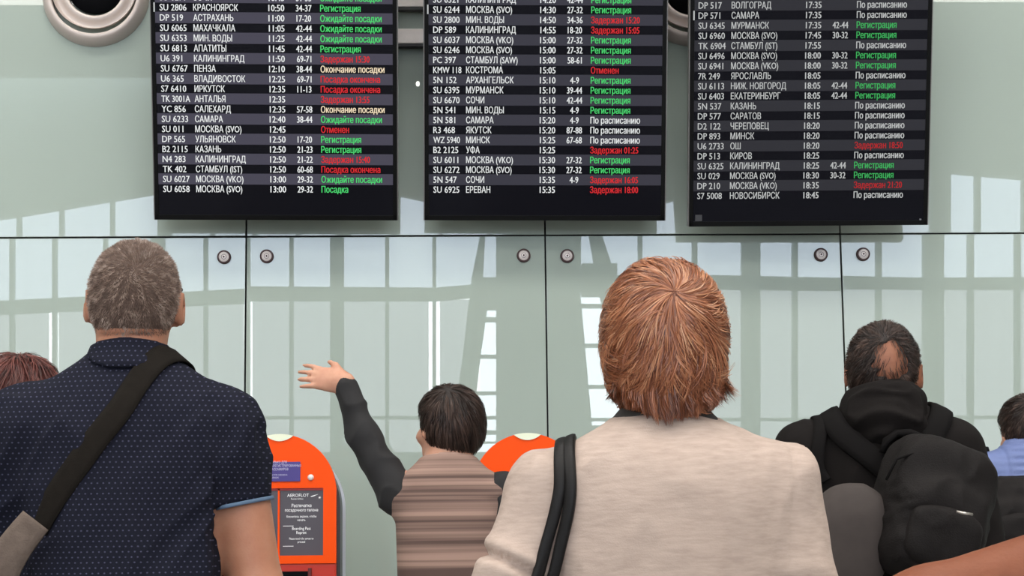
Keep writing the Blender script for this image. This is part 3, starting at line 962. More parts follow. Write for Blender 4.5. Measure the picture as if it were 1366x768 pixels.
def eyes(parent, o, M, s=1.0):
    for sd in (-1, 1):
        p = np.asarray(o) + M @ (np.array((sd * .031, .082, .008)) * s)
        prof = [(.0125 * math.sin(a * PI / 8), -.0125 * math.cos(a * PI / 8)) for a in range(9)]
        MB().lathe(prof, c=tuple(p), seg=16).build('eye', M_EYE, parent, True)


def ribbon_on(field, pts, width, thick, name, mt, parent, n=60, nw=5, off=None, lift=.002, wtab=None, conform=True):
    """flat strap laid on a surface; pts are 3D guide points"""
    P = np.array(pts, float); t = np.linspace(0, len(P) - 1, n)
    i = np.clip(t.astype(int), 0, len(P) - 2); f = t - i

    def cr(a, b, c, d_, u): return .5 * (2 * b + (c - a) * u + (2 * a - 5 * b + 4 * c - d_) * u * u + (3 * b - a - 3 * c + d_) * u ** 3)
    g = lambda k: P[np.clip(k, 0, len(P) - 1)]
    Q = cr(g(i - 1), g(i), g(i + 1), g(i + 2), f[:, None])
    if conform: Q = field.project(Q, lift)
    for _ in range(3): Q[1:-1] = (Q[:-2] + 2 * Q[1:-1] + Q[2:]) / 4
    T = np.gradient(Q, axis=0); T /= np.linalg.norm(T, axis=1, keepdims=True) + 1e-9
    N = field.grad(Q, .012) if conform else None
    if N is None:
        N = np.tile(np.array([0, -1., 0]), (n, 1))
    for _ in range(8): N[1:-1] = (N[:-2] + 2 * N[1:-1] + N[2:]) / 4
    B = np.cross(T, N); B /= np.linalg.norm(B, axis=1, keepdims=True) + 1e-9; N = np.cross(B, T)
    w = width if wtab is None else width * np.interp(np.linspace(0, 1, n), *wtab)[:, None]
    top = []; bot = []
    for j in range(nw):
        u = (j / (nw - 1) - .5)
        S = Q + B * u * w
        if conform:
            S2 = field.project(S, lift, 4); S = S * .35 + S2 * .65
        edge = 1 - .35 * abs(2 * u) ** 4
        top.append(S + N * thick * edge); bot.append(S - N * thick * .2)
    ring = top + bot[::-1]; m_ = len(ring)
    V = np.stack(ring, 1).reshape(-1, 3)
    if off is not None: V = V - np.asarray(off)
    F_ = [(a * m_ + b, a * m_ + (b + 1) % m_, (a + 1) * m_ + (b + 1) % m_, (a + 1) * m_ + b) for a in range(n - 1) for b in range(m_)]
    F_ += [tuple(range(m_ - 1, -1, -1)), tuple(range((n - 1) * m_, n * m_))]
    return new_mesh(name, V, F_, mt, parent, True)


def hair_strands(name, field, C_, crown, N_, mt, parent, swirl=0.0, len_=(.5, 1.2), width=.0012, lift=.004, root_in=.004, seg=9, seed=3,
                 clump=14, wob=.10, mask=None, tip=.002, spread_bias=1.0, maxr=.2, shade=(0, 1), th_max=2.6, curl=0.0):
    rg = np.random.default_rng(seed)
    C_ = np.asarray(C_, float); c = np.asarray(crown, float); c /= np.linalg.norm(c)
    e1 = np.cross(c, [0, 1, 0] if abs(c[1]) < .8 else [1, 0, 0]); e1 /= np.linalg.norm(e1); e2 = np.cross(c, e1)
    # radius table
    TH = np.linspace(0, PI, 70); PH = np.linspace(-PI, PI, 121)
    th, ph = np.meshgrid(TH, PH, indexing='ij')
    dr = np.cos(th)[..., None] * c + np.sin(th)[..., None] * (np.cos(ph)[..., None] * e1 + np.sin(ph)[..., None] * e2)
    rs = np.linspace(.02, maxr, 64)
    rad = np.full(th.shape, .02); prev = field.sample((C_ + dr.reshape(-1, 3) * rs[0])).reshape(th.shape)
    for q0, q1 in zip(rs[:-1], rs[1:]):
        cur = field.sample((C_ + dr.reshape(-1, 3) * q1)).reshape(th.shape)
        x = (prev < 0) & (cur >= 0)
        rad = np.where(x, q0 + (q1 - q0) * (-prev / np.where(x, cur - prev, 1)), rad); prev = cur

    def rlook(t, p):
        p = (p + PI) % (2 * PI) - PI
        a = np.clip(t / PI * 69, 0, 68.999); b = (p + PI) / (2 * PI) * 120; b = np.clip(b, 0, 119.999)
        i = a.astype(int); j = b.astype(int); fa = a - i; fb = b - j
        return rad[i, j] * (1 - fa) * (1 - fb) + rad[i + 1, j] * fa * (1 - fb) + rad[i, j + 1] * (1 - fa) * fb + rad[i + 1, j + 1] * fa * fb
    # uniform on sphere area-ish
    u = rg.random(N_); t0 = np.arccos(1 - u * (1 - math.cos(th_max))); t0 *= spread_bias
    p0 = rg.random(N_) * 2 * PI - PI
    L = rg.uniform(len_[0], len_[1], N_)
    cl = np.stack([np.cos(p0) * clump / 2, np.sin(p0) * clump / 2, t0 * clump * .35], 1)
    cn = vnoise(cl + 50, seed); cn2 = vnoise(cl * 2.3 + 90, seed + 3); cn3 = vnoise(cl * .5 + 20, seed + 7)
    sh = np.clip(.45 * rg.random(N_) + .75 * (cn - .5) * 1.3 + .28, 0, 1)
    k = np.linspace(0, 1, seg)
    TT = t0[:, None] + L[:, None] * k[None, :]
    PP = p0[:, None] + (wob * (cn3 - .5)[:, None] * 3 + wob * (cn - .5)[:, None]) * k[None, :] ** 1.3 + .015 * rg.standard_normal(N_)[:, None] * k + swirl * k * np.exp(-(t0 / .5) ** 2)[:, None]
    PP = PP / 1.0
    TT = np.minimum(TT, PI * .99)
    rr = rlook(TT, PP)
    prof = -root_in * (1 - k) ** 2 + lift * np.sin(k * PI * .85)[None, :] * (0.4 + 1.2 * cn2[:, None]) + tip * k ** 2 * (rg.random(N_)[:, None] * 2 - .3) + (cn[:, None] - .5) * .006 * k
    if curl: prof = prof + curl * np.sin(k * 2.5 + cn3[:, None] * 6) * k
    rr = rr + prof
    D_ = np.cos(TT)[..., None] * c + np.sin(TT)[..., None] * (np.cos(PP)[..., None] * e1 + np.sin(PP)[..., None] * e2)
    P = C_ + D_ * rr[..., None]
    keep = np.ones(N_, bool)
    if mask is not None: keep = mask(P[:, 0]) & mask(P[:, seg // 2]) & mask(P[:, -1])
    P = P[keep]; D_ = D_[keep]; sh = sh[keep]; n = len(P)
    T = np.gradient(P, axis=1); Bn = np.cross(T, D_); Bn /= np.linalg.norm(Bn, axis=2, keepdims=True) + 1e-9
    Bn = Bn + D_ * .35 * rg.standard_normal((n, 1, 1)); Bn /= np.linalg.norm(Bn, axis=2, keepdims=True)
    wv = width * np.interp(k, [0, .3, .8, 1], [.8, 1, .7, .12])[None, :, None] * rg.uniform(.7, 1.3, (n, 1, 1))
    V = np.stack([P - Bn * wv / 2, P + Bn * wv / 2], 2).reshape(-1, 3)
    base = (np.arange(n) * seg * 2)[:, None] + (np.arange(seg - 1) * 2)[None, :]
    Q = np.stack([base, base + 1, base + 3, base + 2], 2).reshape(-1, 4)
    o = new_mesh(name, V, Q, mt, parent, True)
    at_ = o.data.attributes.new('shade', 'FLOAT', 'POINT')
    at_.data.foreach_set('value', np.repeat(shade[0] + (shade[1] - shade[0]) * sh, seg * 2).astype(np.float32))
    return o


def table(rows, grow=0.0):
    return [(z, xc, yc, a + grow, b + grow, n) for z, xc, yc, a, b, n in rows]


def man_arms(F_, arms, inf, k=.035, hands=False, rs=(1, 1, 1)):
    for A in arms:
        S, E_, Wp = A['S'], A['E'], A['W']
        F_.cone(S, E_, A['r'][0] + inf, A['r'][1] + inf, k)
        F_.cone(E_, Wp, A['r'][1] * .98 + inf, A['r'][2] + inf, .02)
        if hands:
            d = np.asarray(Wp, float) - np.asarray(E_, float)
            add_hand(F_, Wp, A.get('hd', d), A.get('up', (A['s'], 0, 0.2)), A.get('ts', A['s']), A['r'][2], A.get('curl', .5), A.get('spread', .13), A.get('hs', .95))


def cap_hair(o, M, s, inf, zh, h=.005, disp=None, extra=None):
    """short hair volume: inflated skull above a hairline; zh: list of (y, z) in head space"""
    G_ = Field(np.asarray(o) - .16, np.asarray(o) + .19, h)
    add_head(G_, o, M, s, inf, ears=False, face=False)
    ys = [a for a, b in zh]; zs = [b for a, b in zh]

    def fn(x, y, z):
        p = (x - o[0], y - o[1], z - o[2])
        q = [(p[0] * M[0, j] + p[1] * M[1, j] + p[2] * M[2, j]) / s for j in range(3)]
        return (np.interp(q[1], ys, zs) - q[2]) * s + 0 * q[0]
    G_.cut(fn)
    return G_

# ================================================================== man in the navy polo
def dot_cloth(name):
    mt = mat(name, (0.0105, 0.0115, 0.021), rough=.9, bump=.25, bscale=900, spec=.15)
    nt = mt.node_tree; b = nt.nodes['Principled BSDF']
    t = nt.nodes.new('ShaderNodeTexCoord'); sp = nt.nodes.new('ShaderNodeSeparateXYZ'); nt.links.new(t.outputs['Object'], sp.inputs[0])

    def mth(op, a, b_=None):
        n = nt.nodes.new('ShaderNodeMath'); n.operation = op
        for i, q in enumerate((a, b_)):
            if q is None: continue
            if isinstance(q, (int, float)): n.inputs[i].default_value = q
            else: nt.links.new(q, n.inputs[i])
        return n.outputs[0]
    px_ = .0104; pz = .0092
    # wrap the x coordinate a little with depth so that the rows bend round the body
    xx = mth('ADD', sp.outputs['X'], 0.0)
    row = mth('FLOOR', mth('DIVIDE', sp.outputs['Z'], pz))
    odd = mth('MULTIPLY', mth('MODULO', mth('ABSOLUTE', row), 2.0), .5)
    fx = mth('SUBTRACT', mth('FRACT', mth('ADD', mth('DIVIDE', xx, px_), odd)), .5)
    fz = mth('SUBTRACT', mth('FRACT', mth('DIVIDE', sp.outputs['Z'], pz)), .5)
    dx = mth('MULTIPLY', fx, px_); dz = mth('MULTIPLY', fz, pz)
    dd = mth('SQRT', mth('ADD', mth('MULTIPLY', dx, dx), mth('MULTIPLY', mth('MULTIPLY', dz, dz), 1.5)))
    m1 = mth('SUBTRACT', 1.0, mth('MULTIPLY', dd, 1 / .0019)); m1 = mth('MULTIPLY', m1, 3.0)
    cl = nt.nodes.new('ShaderNodeClamp'); nt.links.new(m1, cl.inputs[0])
    mx = nt.nodes.new('ShaderNodeMix'); mx.data_type = 'RGBA'
    mx.inputs['A'].default_value = (0.0105, 0.0115, 0.021, 1); mx.inputs['B'].default_value = (0.075, 0.075, 0.125, 1)
    nt.links.new(cl.outputs[0], mx.inputs['Factor']); nt.links.new(mx.outputs['Result'], b.inputs['Base Color'])
    return mt


M_POLO = dot_cloth('navy_dotted_polo')
M_COLLAR = mat('polo_collar', (0.018, 0.021, 0.05), rough=.85, bump=.5, bscale=500)
M_TIPPING = mat('light_blue_tipping', (0.10, 0.16, 0.25), rough=.8)
GREYHAIR = mat('cropped_grey_hair', (.2, .15, .12), rough=.55, attr=[(0, (.065, .034, .022)), (.45, (.150, .090, .064)), (.75, (.26, .18, .14)), (1, (.42, .33, .28))])
GREYCAP = mat('scalp_hair', (.13, .085, .065), rough=.8, col2=(.075, .045, .034), nscale=55, bump=.4, bscale=260)

YM = 3.4
pm = at(172, 600, YM)
man = thing('person', 'man in a navy dotted polo shirt with cropped grey hair', 'person', (pm[0], YM, 0))
mo = np.array([0.002, .028, 1.597]); mM = rotm(R(12), R(4), R(2.0))
marms = [dict(S=(.182, -.012, 1.365), E=(.238, -.005, 1.075), W=(.245, .13, .86), r=(.058, .045, .030), s=1, curl=.7),
         dict(S=(-.190, -.012, 1.375), E=(-.292, .015, 1.08), W=(-.27, .15, .87), r=(.060, .045, .030), s=-1, curl=.7)]
mt_rows = [(.84, 0, 0, .222, .152, 2.4), (.95, 0, 0, .205, .145, 2.3), (1.08, 0, .005, .186, .140, 2.3), (1.2, 0, .0, .190, .135, 2.3), (1.30, 0, -.005, .196, .128, 2.3),
           (1.36, 0, -.01, .197, .118, 2.3), (1.407, 0, -.012, .188, .105, 2.2), (1.435, 0, -.012, .170, .092, 2.2), (1.462, 0, -.012, .138, .078, 2.1), (1.484, 0, -.010, .104, .068, 2.1), (1.505, 0, -.006, .074, .060, 2), (1.53, 0, 0, .062, .058, 2), (1.56, 0, .005, .058, .058, 2)]
B_ = Field((-.40, -.24, -.02), (.40, .34, 1.78), .0058, 1.0, .014)
B_.loft(table(mt_rows, -.022), k=0); legs_field(B_, .88)
man_arms(B_, marms, 0, hands=True)
B_.cone((0.0, -.005, 1.47), mo + mM @ np.array((0, -.012, -.03)), .066, .0595, .03)
add_head(B_, mo, mM, .985)


def neck_crease(V):
    z = V[:, 2]; back = np.clip(-(V[:, 1] - .0) / .04, 0, 1)
    return (-.0035 * np.exp(-((z - (1.534 + .10 * V[:, 0] ** 2 / .06)) / .0028) ** 2) + .0022 * np.exp(-((z - 1.5425) / .005) ** 2)) * back


mesh_field(B_, 'body', SKIN, man, 1, neck_crease)
eyes(man, mo, mM)
S_ = Field((-.36, -.26, .80), (.36, .26, 1.58), .0068)
S_.loft(mt_rows, k=0)
for A in marms:
    S, E_ = np.array(A['S']), np.array(A['E']); s = A['s']
    S_.cone(S, S + (E_ - S) * (.62 if s > 0 else .95), .0615 if s > 0 else .072, .0545 if s > 0 else .066, .05)
ml = [(a['S'], a['E']) for a in marms]


def cuffcut(x, y, z):
    d = None
    for S, E_ in ml:
        S = np.array(S); E_ = np.array(E_); u = (E_ - S) / np.linalg.norm(E_ - S); c = S + (E_ - S) * (.465 if S[0] > 0 else .85)
        q = (x - c[0]) * u[0] + (y - c[1]) * u[1] + (z - c[2]) * u[2]
        side = np.sign(S[0]) * (x) - .158      # only acts on the sleeve side
        e = np.minimum(q, side * 1.0)
        d = e if d is None else np.maximum(d, e)
    return d


S_.cut(cuffcut)
S_.cut(lambda x, y, z: np.maximum(z - 1.512 + .10 * (y + .05) + 0 * x, .845 - z + 0 * x + 0 * y))
fa = fold_noise(9, .015, (1.0, 1.0, .42), 1.6, 3, rotm(0, 0, 0) @ np.array(Matrix.Rotation(R(24), 3, 'Y')))
fb = fold_noise(16, .008, (1.2, 1.0, .35), 1.2, 8, np.array(Matrix.Rotation(R(-32), 3, 'Y')))


def mfold(V):
    m_ = np.clip((1.47 - V[:, 2]) / .10, .0, 1) * np.clip(.45 + np.abs(V[:, 0]) / .16, 0, 1.6)
    m_ = m_ * np.where(V[:, 0] > .16, np.clip((V[:, 2] - 1.25) / .06, 0, 1), 1)
    return (fa(V) + fb(V)) * m_


shirt_f = S_
mesh_field(S_, 'polo_shirt', M_POLO, man, 2, mfold)
# collar
K_ = Field((-.15, -.14, 1.45), (.15, .14, 1.60), .005)
K_.loft([(1.46, 0, -.012, .100, .084, 2.1), (1.485, 0, -.012, .092, .080, 2.1), (1.505, 0, -.004, .078, .072, 2), (1.528, 0, .002, .0705, .069, 2), (1.548, 0, .006, .068, .067, 2)], k=0, sm=.006)
K_.ell((0, .004, 1.57), (.0605, .0605, .085), None, 0, 's')
K_.cut(lambda x, y, z: z - 1.530 + .10 * (y + .06) + .9 * x * x)
K_.cut(lambda x, y, z: 1.474 - z + 2.2 * x * x + .3 * (y + .08) + 0 * z)
mesh_field(K_, 'collar', M_POLO, man, 1)
# pale tipping at the two cuffs
for A in marms:
    S, E_ = np.array(A['S']), np.array(A['E']); u = (E_ - S) / np.linalg.norm(E_ - S)
    c = S + (E_ - S) * (.468 if A['s'] > 0 else .853)
    a = np.cross(u, [0, 1, 0]); a /= np.linalg.norm(a); b = np.cross(u, a)
    ang = np.linspace(0, 2 * PI, 41)[:-1]
    ring = np.array([c + (a * math.cos(g) + b * math.sin(g)) * .1 for g in ang])
    out_ = []
    for g in ang:      # find the cuff surface by marching outwards
        dr = a * math.cos(g) + b * math.sin(g); rs = np.linspace(.03, .09, 31)
        v = S_.sample(np.array([c - u * .012 + dr * r_ for r_ in rs])); j = int(np.argmax(v > 0)); out_.append(c + dr * (rs[j] if j else .06))
    out_ = np.array(out_)
    for _ in range(3): out_ = (np.roll(out_, 1, 0) + 2 * out_ + np.roll(out_, -1, 0)) / 4
    v = []; f = []; n = len(ang)
    for k, p in enumerate(out_):
        dr = (p - c) / np.linalg.norm(p - c)
        for (du, dv) in ((-.0035, .0012), (.001, .002), (.0035, .0012), (.0035, -.005), (-.0035, -.005)): v.append(p + u * du + dr * dv)
    for k in range(n):
        for j in range(5): f.append((k * 5 + j, k * 5 + (j + 1) % 5, ((k + 1) % n) * 5 + (j + 1) % 5, ((k + 1) % n) * 5 + j))
    new_mesh('cuff_tipping', v, f, M_TIPPING, man, True)
T_ = Field((-.27, -.20, .05), (.27, .22, 1.0), .011)
T_.loft([(.80, 0, 0, .19, .125, 2.3), (.9, 0, 0, .194, .130, 2.3), (.97, 0, 0, .186, .130, 2.3)], k=0)
legs_field(T_, .86, inf=.012, feet=False)
mesh_field(T_, 'trousers', M_TROU, man, 1); shoes(man, M_SHOE)
ZH = [(-.11, -.064), (-.06, -.062), (-.036, -.040), (-.030, .020), (.012, .030), (.02, .040), (.055, .055), (.085, .082), (.12, .09)]
HC = cap_hair(mo, mM, .985, .0035, ZH)
hairm = mesh_field(HC, 'hair', GREYCAP, man, 1)
imM = mM


def hmask(o, M, zh, s=1.0, tol=.0):
    ys = [a for a, b in zh]; zs = [b for a, b in zh]

    def f(P):
        q = (P - o) @ M / s
        return q[:, 2] > np.interp(q[:, 1], ys, zs) - tol + .0015
    return f


hair_strands('hair_strands', HC, mo + mM @ np.array((0, -.012, .035)), mM @ np.array((.05, -.85, .48)), 34000, GREYHAIR, hairm, len_=(.03, .055), swirl=.12, width=.0010,
             lift=.0012, root_in=.001, seg=3, seed=5, clump=20, wob=.02, mask=hmask(mo, mM, ZH, .985), tip=.0035, th_max=2.7).__setitem__('kind', 'stuff')
# glasses
gl = thing('glasses', 'dark-rimmed glasses worn by the man in the navy polo', 'glasses', tuple(np.array([pm[0], YM, 0]) + mo))
M_GLS = mat('glasses_frame', (.02, .02, .022), rough=.35)
for sd in (-1, 1):
    pts = [mM @ np.array(p) for p in ((sd * .0785, -.005, .022), (sd * .081, .02, .028), (sd * .082, .06, .030), (sd * .0790, .092, .030), (sd * .058, .103, .022))]
    MB().tube(pts, .0018, 6).build('temple_arm', M_GLS, gl, True)
    rim = [mM @ np.array((sd * (.033 + .025 * math.cos(a)), .108 - .008 * abs(math.cos(a)), .014 + .017 * math.sin(a))) for a in np.linspace(0, 2 * PI, 25)]
    MB().tube(rim, .0014, 6).build('rim', M_GLS, gl, True)
MB().tube([mM @ np.array(p) for p in ((-.008, .114, .018), (0, .122, .021), (.008, .114, .018))], .0014, 6).build('bridge', M_GLS, gl, True)

# cross-body bag of the man
M_STRAP = mat('olive_black_webbing', (.014, .011, .0085), rough=.9, spec=.15, noise=.25, nscale=60, nstretch=(1, 1, 1), bump=.7, bscale=500, bdist=.001)
M_BAGF = mat('grey_brown_canvas', (.15, .11, .088), rough=.9, noise=.3, nscale=50, bump=.6, bscale=350)
bag = thing('crossbody_bag', 'grey-brown canvas bag at the hip of the man in the navy polo', 'bag', (pm[0], YM, 0))


def lp(px, py, Y=YM, o=None):     # local point in the man's frame
    p = at(px, py, Y); return p - np.array([pm[0], YM, 0])


gy = -.17
P_ = [lp(216, 462, YM + .05), lp(206, 470, YM - .03), lp(193, 487, YM - .08), lp(147, 545, YM + gy), lp(91, 622, YM + gy), lp(18, 706, YM + gy)]
P_[0][1] = .06; P_[1][1] = -.03
sf = ribbon_on(S_, [(.070, .14, 1.28), (.088, .10, 1.40), (.090, .05, 1.455), (.084, .0, 1.486), lp(212, 484, YM - .05), lp(181, 511, YM - .11)] + P_[3:], .046, .0035, 'strap', M_STRAP, bag, n=90, lift=.006)
ribbon_on(S_, [lp(48, 694, YM - .185), lp(24, 724, YM - .19), lp(6, 752, YM - .19), lp(-12, 790, YM - .18), lp(-34, 840, YM - .15)], .060, .010, 'strap_sleeve', M_BAGF, bag, n=30, lift=.009, wtab=([0, .5, 1], [.9, 1.05, 1.5]), conform=False)
G_ = Field((-.44, -.22, .62), (-.12, .14, 1.06), .008)
bc = np.array([-.31, -.06, .86]); bM = rotm(0, R(20), R(-14))
G_.ell(bc, (.135, .055, .16), bM, 0, n=5)
mesh_field(G_, 'bag_body', M_BAGF, bag, 2, fold_noise(14, .004, (1, 1, 1), 1, 4))
G_ = Field((-.44, -.26, .62), (-.12, .14, 1.0), .008)
G_.ell(bc + bM @ np.array((0, -.05, -.035)), (.105, .022, .095), bM, 0, n=5)
mesh_field(G_, 'front_pocket', M_BAGF, bag, 2)

# ================================================================== woman in the beige jacket
YW = 2.8
pw = at(888, 600, YW)
woman = thing('person', 'woman with short copper hair in a beige jacket, black straps on one shoulder', 'person', (pw[0], YW, 0))
M_JACK = mat('beige_knit', (.56, .44, .375), rough=.92, col2=(.45, .345, .29), nscale=52, nstretch=(.55, 1, 3.0), bump=.35, bscale=420, bdist=.0012)
M_DCOL = mat('dark_scarf', (.05, .045, .042), rough=.9)
COPPER = mat('copper_hair', (.4, .15, .06), rough=.34, spec=.55, attr=[(0, (.085, .022, .010)), (.35, (.24, .073, .030)), (.7, (.46, .17, .075)), (1, (.68, .36, .20))])
COPCAP = mat('copper_hair_base', (.20, .06, .026), rough=.6, col2=(.10, .028, .013), nscale=40, nstretch=(1.5, 1, .5))


def zw(y): return 1.16 + (718.5 - y) / 875.0


wo_ = np.array([.002, .03, 1.448]); wM = rotm(R(14), R(2), R(0))
warms = [dict(S=(.172, -.012, 1.240), E=(.212, -.035, .985), W=(.20, .14, .93), r=(.045, .038, .026), s=1, curl=.7),
         dict(S=(-.180, -.010, 1.232), E=(-.278, -.045, 1.015), W=(-.20, .18, 1.05), r=(.047, .040, .026), s=-1, curl=.7)]
w_rows = [(.78, 0, 0, .195, .135, 2.3), (.95, 0, 0, .19, .13, 2.3), (1.05, 0, 0, .183, .125, 2.3), (1.15, 0, -.005, .185, .120, 2.3), (1.22, 0, -.01, .188, .112, 2.3), (1.255, 0, -.012, .184, .102, 2.2),
          (1.283, 0, -.012, .172, .09, 2.2), (1.303, 0, -.008, .150, .076, 2.1), (1.322, 0, -.002, .112, .066, 2.1), (1.338, 0, .006, .074, .058, 2), (1.352, 0, .012, .056, .052, 2), (1.40, 0, .01, .050, .055, 2)]
B_ = Field((-.40, -.22, -.02), (.36, .34, 1.62), .0065, .95, .014)
B_.loft(table(w_rows, -.012), k=0); legs_field(B_, .80, rh=.08, rk=.05, ra=.035)
man_arms(B_, warms, 0, hands=True)
B_.cone((0, -.0, 1.32), wo_ + wM @ np.array((0, -.012, -.03)), .052, .050, .03)
add_head(B_, wo_, wM, .93)
mesh_field(B_, 'body', SKIN_P, woman, 1); eyes(woman, wo_, wM, .93)
J_ = Field((-.42, -.24, .74), (.36, .26, 1.42), .0062)
J_.loft(w_rows, k=0)
for A in warms:
    J_.cone(A['S'], A['E'], .057, .053, .035); J_.cone(A['E'], np.array(A['E']) * .08 + np.array(A['W']) * .92, .056, .038, .02)
J_.cut(lambda x, y, z: np.maximum(z - 1.352 + .25 * (y + .05) + 0 * x, .76 - z + 0 * x + 0 * y))


def wfold(V):
    x, y, z = V.T
    f = fold_noise(9, .009, (1.0, 1, .8), 1.5, 12)(V)
    # seam where the sleeve meets the shoulder
    for sd in (-1, 1):
        xs = sd * (.183 - .02 * np.clip((1.25 - z) / .2, 0, 1))
        f = f - .0028 * np.exp(-((x - xs) / .004) ** 2) * (z < 1.29) * (z > 1.02) + .0045 * np.clip((sd * x - abs(.183)) / .02, 0, 1) * (z < 1.3) * np.exp(-((z - 1.26) / .06) ** 2)
    # pinched folds of the bent left sleeve
    lx = x + .25
    w = np.exp(-((x + .245) / .06) ** 2) * np.exp(-((z - 1.125) / .07) ** 2)
    t = (z - 1.13) + .45 * (x + .25) + 2.6 * (x + .25) ** 2
    f = f + w * (-.016 * np.exp(-(t / .007) ** 2) + .007 * np.exp(-((t - .018) / .012) ** 2) + .006 * np.exp(-((t + .02) / .012) ** 2) - .006 * np.exp(-((t + .048) / .006) ** 2))
    return f


mesh_field(J_, 'jacket', M_JACK, woman, 2, wfold)
K_ = Field((-.16, -.13, 1.27), (.16, .14, 1.40), .005)
K_.loft([(1.28, 0, .01, .125, .078, 2.1), (1.318, 0, .012, .112, .072, 2.1), (1.34, 0, .012, .082, .068, 2), (1.358, 0, .012, .066, .064, 2), (1.375, 0, .014, .06, .06, 2)], k=0, sm=.006)
K_.cut(lambda x, y, z: z - 1.366 + .2 * (y + .03) + 0 * x)
mesh_field(K_, 'scarf', M_DCOL, woman, 1)
T_ = Field((-.24, -.18, .05), (.24, .20, .86), .012)
T_.loft([(.74, 0, 0, .17, .12, 2.3), (.84, 0, 0, .18, .125, 2.3)], k=0); legs_field(T_, .79, inf=.015, rh=.08, rk=.05, ra=.035, feet=False)
mesh_field(T_, 'trousers', M_TROU, woman, 1); shoes(woman, M_SHOE)
# hair volume from the outline of the cut
hp = [(352, 20, 0), (356, 34, 0), (364, 48, 0), (376, 58, 0), (392, 69, 1), (412, 76.5, 1), (440, 81.5, 1), (465, 80.5, 0), (490, 78, 0), (510, 76, 1), (528, 70, 3), (542, 60, 3), (553, 48, 2), (561, 30, 0)]
rows = []
for y, hw_, cx_ in hp:
    z = zw(y); a = hw_ / 875.0
    b = a * 1.18 if y < 505 else max(a * 1.18, .086 - (y - 505) * .00020)
    rows.append((z, (2 + cx_ * .6) / 875.0, .010 - .0 * a, a, b, 2.15))
HF = Field((-.15, -.16, 1.30), (.15, .20, 1.62), .005)
HF.loft(rows, k=0, sm=.007)
HF.cut(lambda x, y, z: -np.maximum(y - .082 - .0 * x, -1e3) * -1 + 0 * z) if False else None
HF.ell(wo_ + wM @ np.array((0, .115, -.05)), (.064, .085, .085), wM, .01, 's')


def hdisp(V):
    g = vnoise(np.stack([V[:, 0] * 60, V[:, 1] * 60, V[:, 2] * 16], 1), 5) - .5
    return g * .006


hw = mesh_field(HF, 'hair', COPCAP, woman, 2, hdisp)
hc = wo_ + np.array((0, -.012, .045))
cr_ = np.array([(897 - 890) / 875., -.085, 1.524]) - hc
fm = lambda P: ~((P[:, 1] > .085) & (P[:, 2] < wo_[2] + .06))
hs = hair_strands('hair_strands', HF, hc, cr_, 13000, COPPER, hw, len_=(.25, .75), swirl=.28, width=.0015, lift=.005, root_in=.002, seg=11, seed=11, clump=20, wob=.30, mask=fm, tip=.004, th_max=2.3)
hs['kind'] = 'stuff'
hs = hair_strands('hair_strands', HF, hc, cr_, 1500, COPPER, hw, len_=(.3, .6), swirl=.35, width=.0015, lift=.002, root_in=.0, seg=11, seed=12, clump=9, wob=.15, mask=fm, tip=.003, th_max=.35)
hs['kind'] = 'stuff'
hs = hair_strands('hair_strands', HF, hc + np.array((0, -.01, -.03)), cr_ + np.array((0, 0, -.02)), 6000, COPPER, hw, len_=(.35, .6), width=.0015, lift=.006, root_in=.004, seg=11, seed=17, clump=13, wob=.5, mask=lambda P: fm(P) & (P[:, 2] < 1.50), tip=.006, th_max=2.5, curl=.006)
hs['kind'] = 'stuff'
# curled locks along the nape and one flick at the right
rg = np.random.default_rng(4)
Vs = []; Qs = []; Sh = []; cnt = 0
def lock(p0, p1, curl, w_, nst, shade, out):
    global cnt
    p0 = np.asarray(p0, float); p1 = np.asarray(p1, float); out = np.asarray(out, float)
    sd = np.cross(p1 - p0, out); sd /= np.linalg.norm(sd)
    k = np.linspace(0, 1, 12)
    for i in range(nst):
        o1 = rg.normal(0, 1) * w_; o2 = rg.normal(0, 1) * w_ * .5; L_ = rg.uniform(.75, 1.1); cu = curl * rg.uniform(.6, 1.4)
        P = p0 + (p1 - p0) * (k * L_)[:, None] + sd * (o1 * (1 - .7 * k ** 2))[:, None] + out * ((o2 + .004) * np.sin(k * 2.6) + cu * k ** 3)[:, None] + sd * (cu * .5 * np.sin(k * 3) * k)[:, None]
        T = np.gradient(P, axis=0); Bn = np.cross(T, out + sd * rg.normal(0, .4)); Bn /= np.linalg.norm(Bn, axis=1, keepdims=True)
        wv = .0013 * np.interp(k, [0, .8, 1], [1, .8, .1])[:, None]
        Vs.append(np.stack([P - Bn * wv / 2, P + Bn * wv / 2], 1).reshape(-1, 3))
        b0 = cnt + np.arange(11) * 2
        Qs.append(np.stack([b0, b0 + 1, b0 + 3, b0 + 2], 1)); cnt += 24
        Sh.append(np.full(24, np.clip(shade + rg.normal(0, .12), 0, 1)))


for i in range(46):
    a = R(-80 + 160 * (i + .5) / 46 + rg.uniform(-2, 2))
    dr = np.array([math.sin(a), -math.cos(a), 0])
    zt = 1.405 + rg.uniform(-.015, .02); zb = 1.333 + .034 * abs(math.sin(a)) ** 2 + rg.uniform(-.004, .008)
    def surf(z):
        rs_ = np.linspace(.03, .13, 40); v = HF.sample(np.array([[0.003, .0, z] + dr * r_ for r_ in rs_])); j = np.where(v < 0)[0]
        return np.array([.003, .0, z]) + dr * (rs_[j[-1]] if len(j) else .05)
    p0 = surf(zt) - dr * .002; p1 = surf(max(zb + .012, 1.345)); p1[2] = zb
    lock(p0, p1, rg.uniform(.004, .020), .0042, 60, rg.uniform(.1, .5), dr)
lock((.080, -.01, 1.425), (.094, -.012, 1.374), .010, .003, 90, .5, (.9, -.4, 0.1))
lock((.078, -.02, 1.41), (.088, -.03, 1.365), .016, .003, 60, .6, (1, -.2, 0.3))
V = np.concatenate(Vs); Q = np.concatenate(Qs)
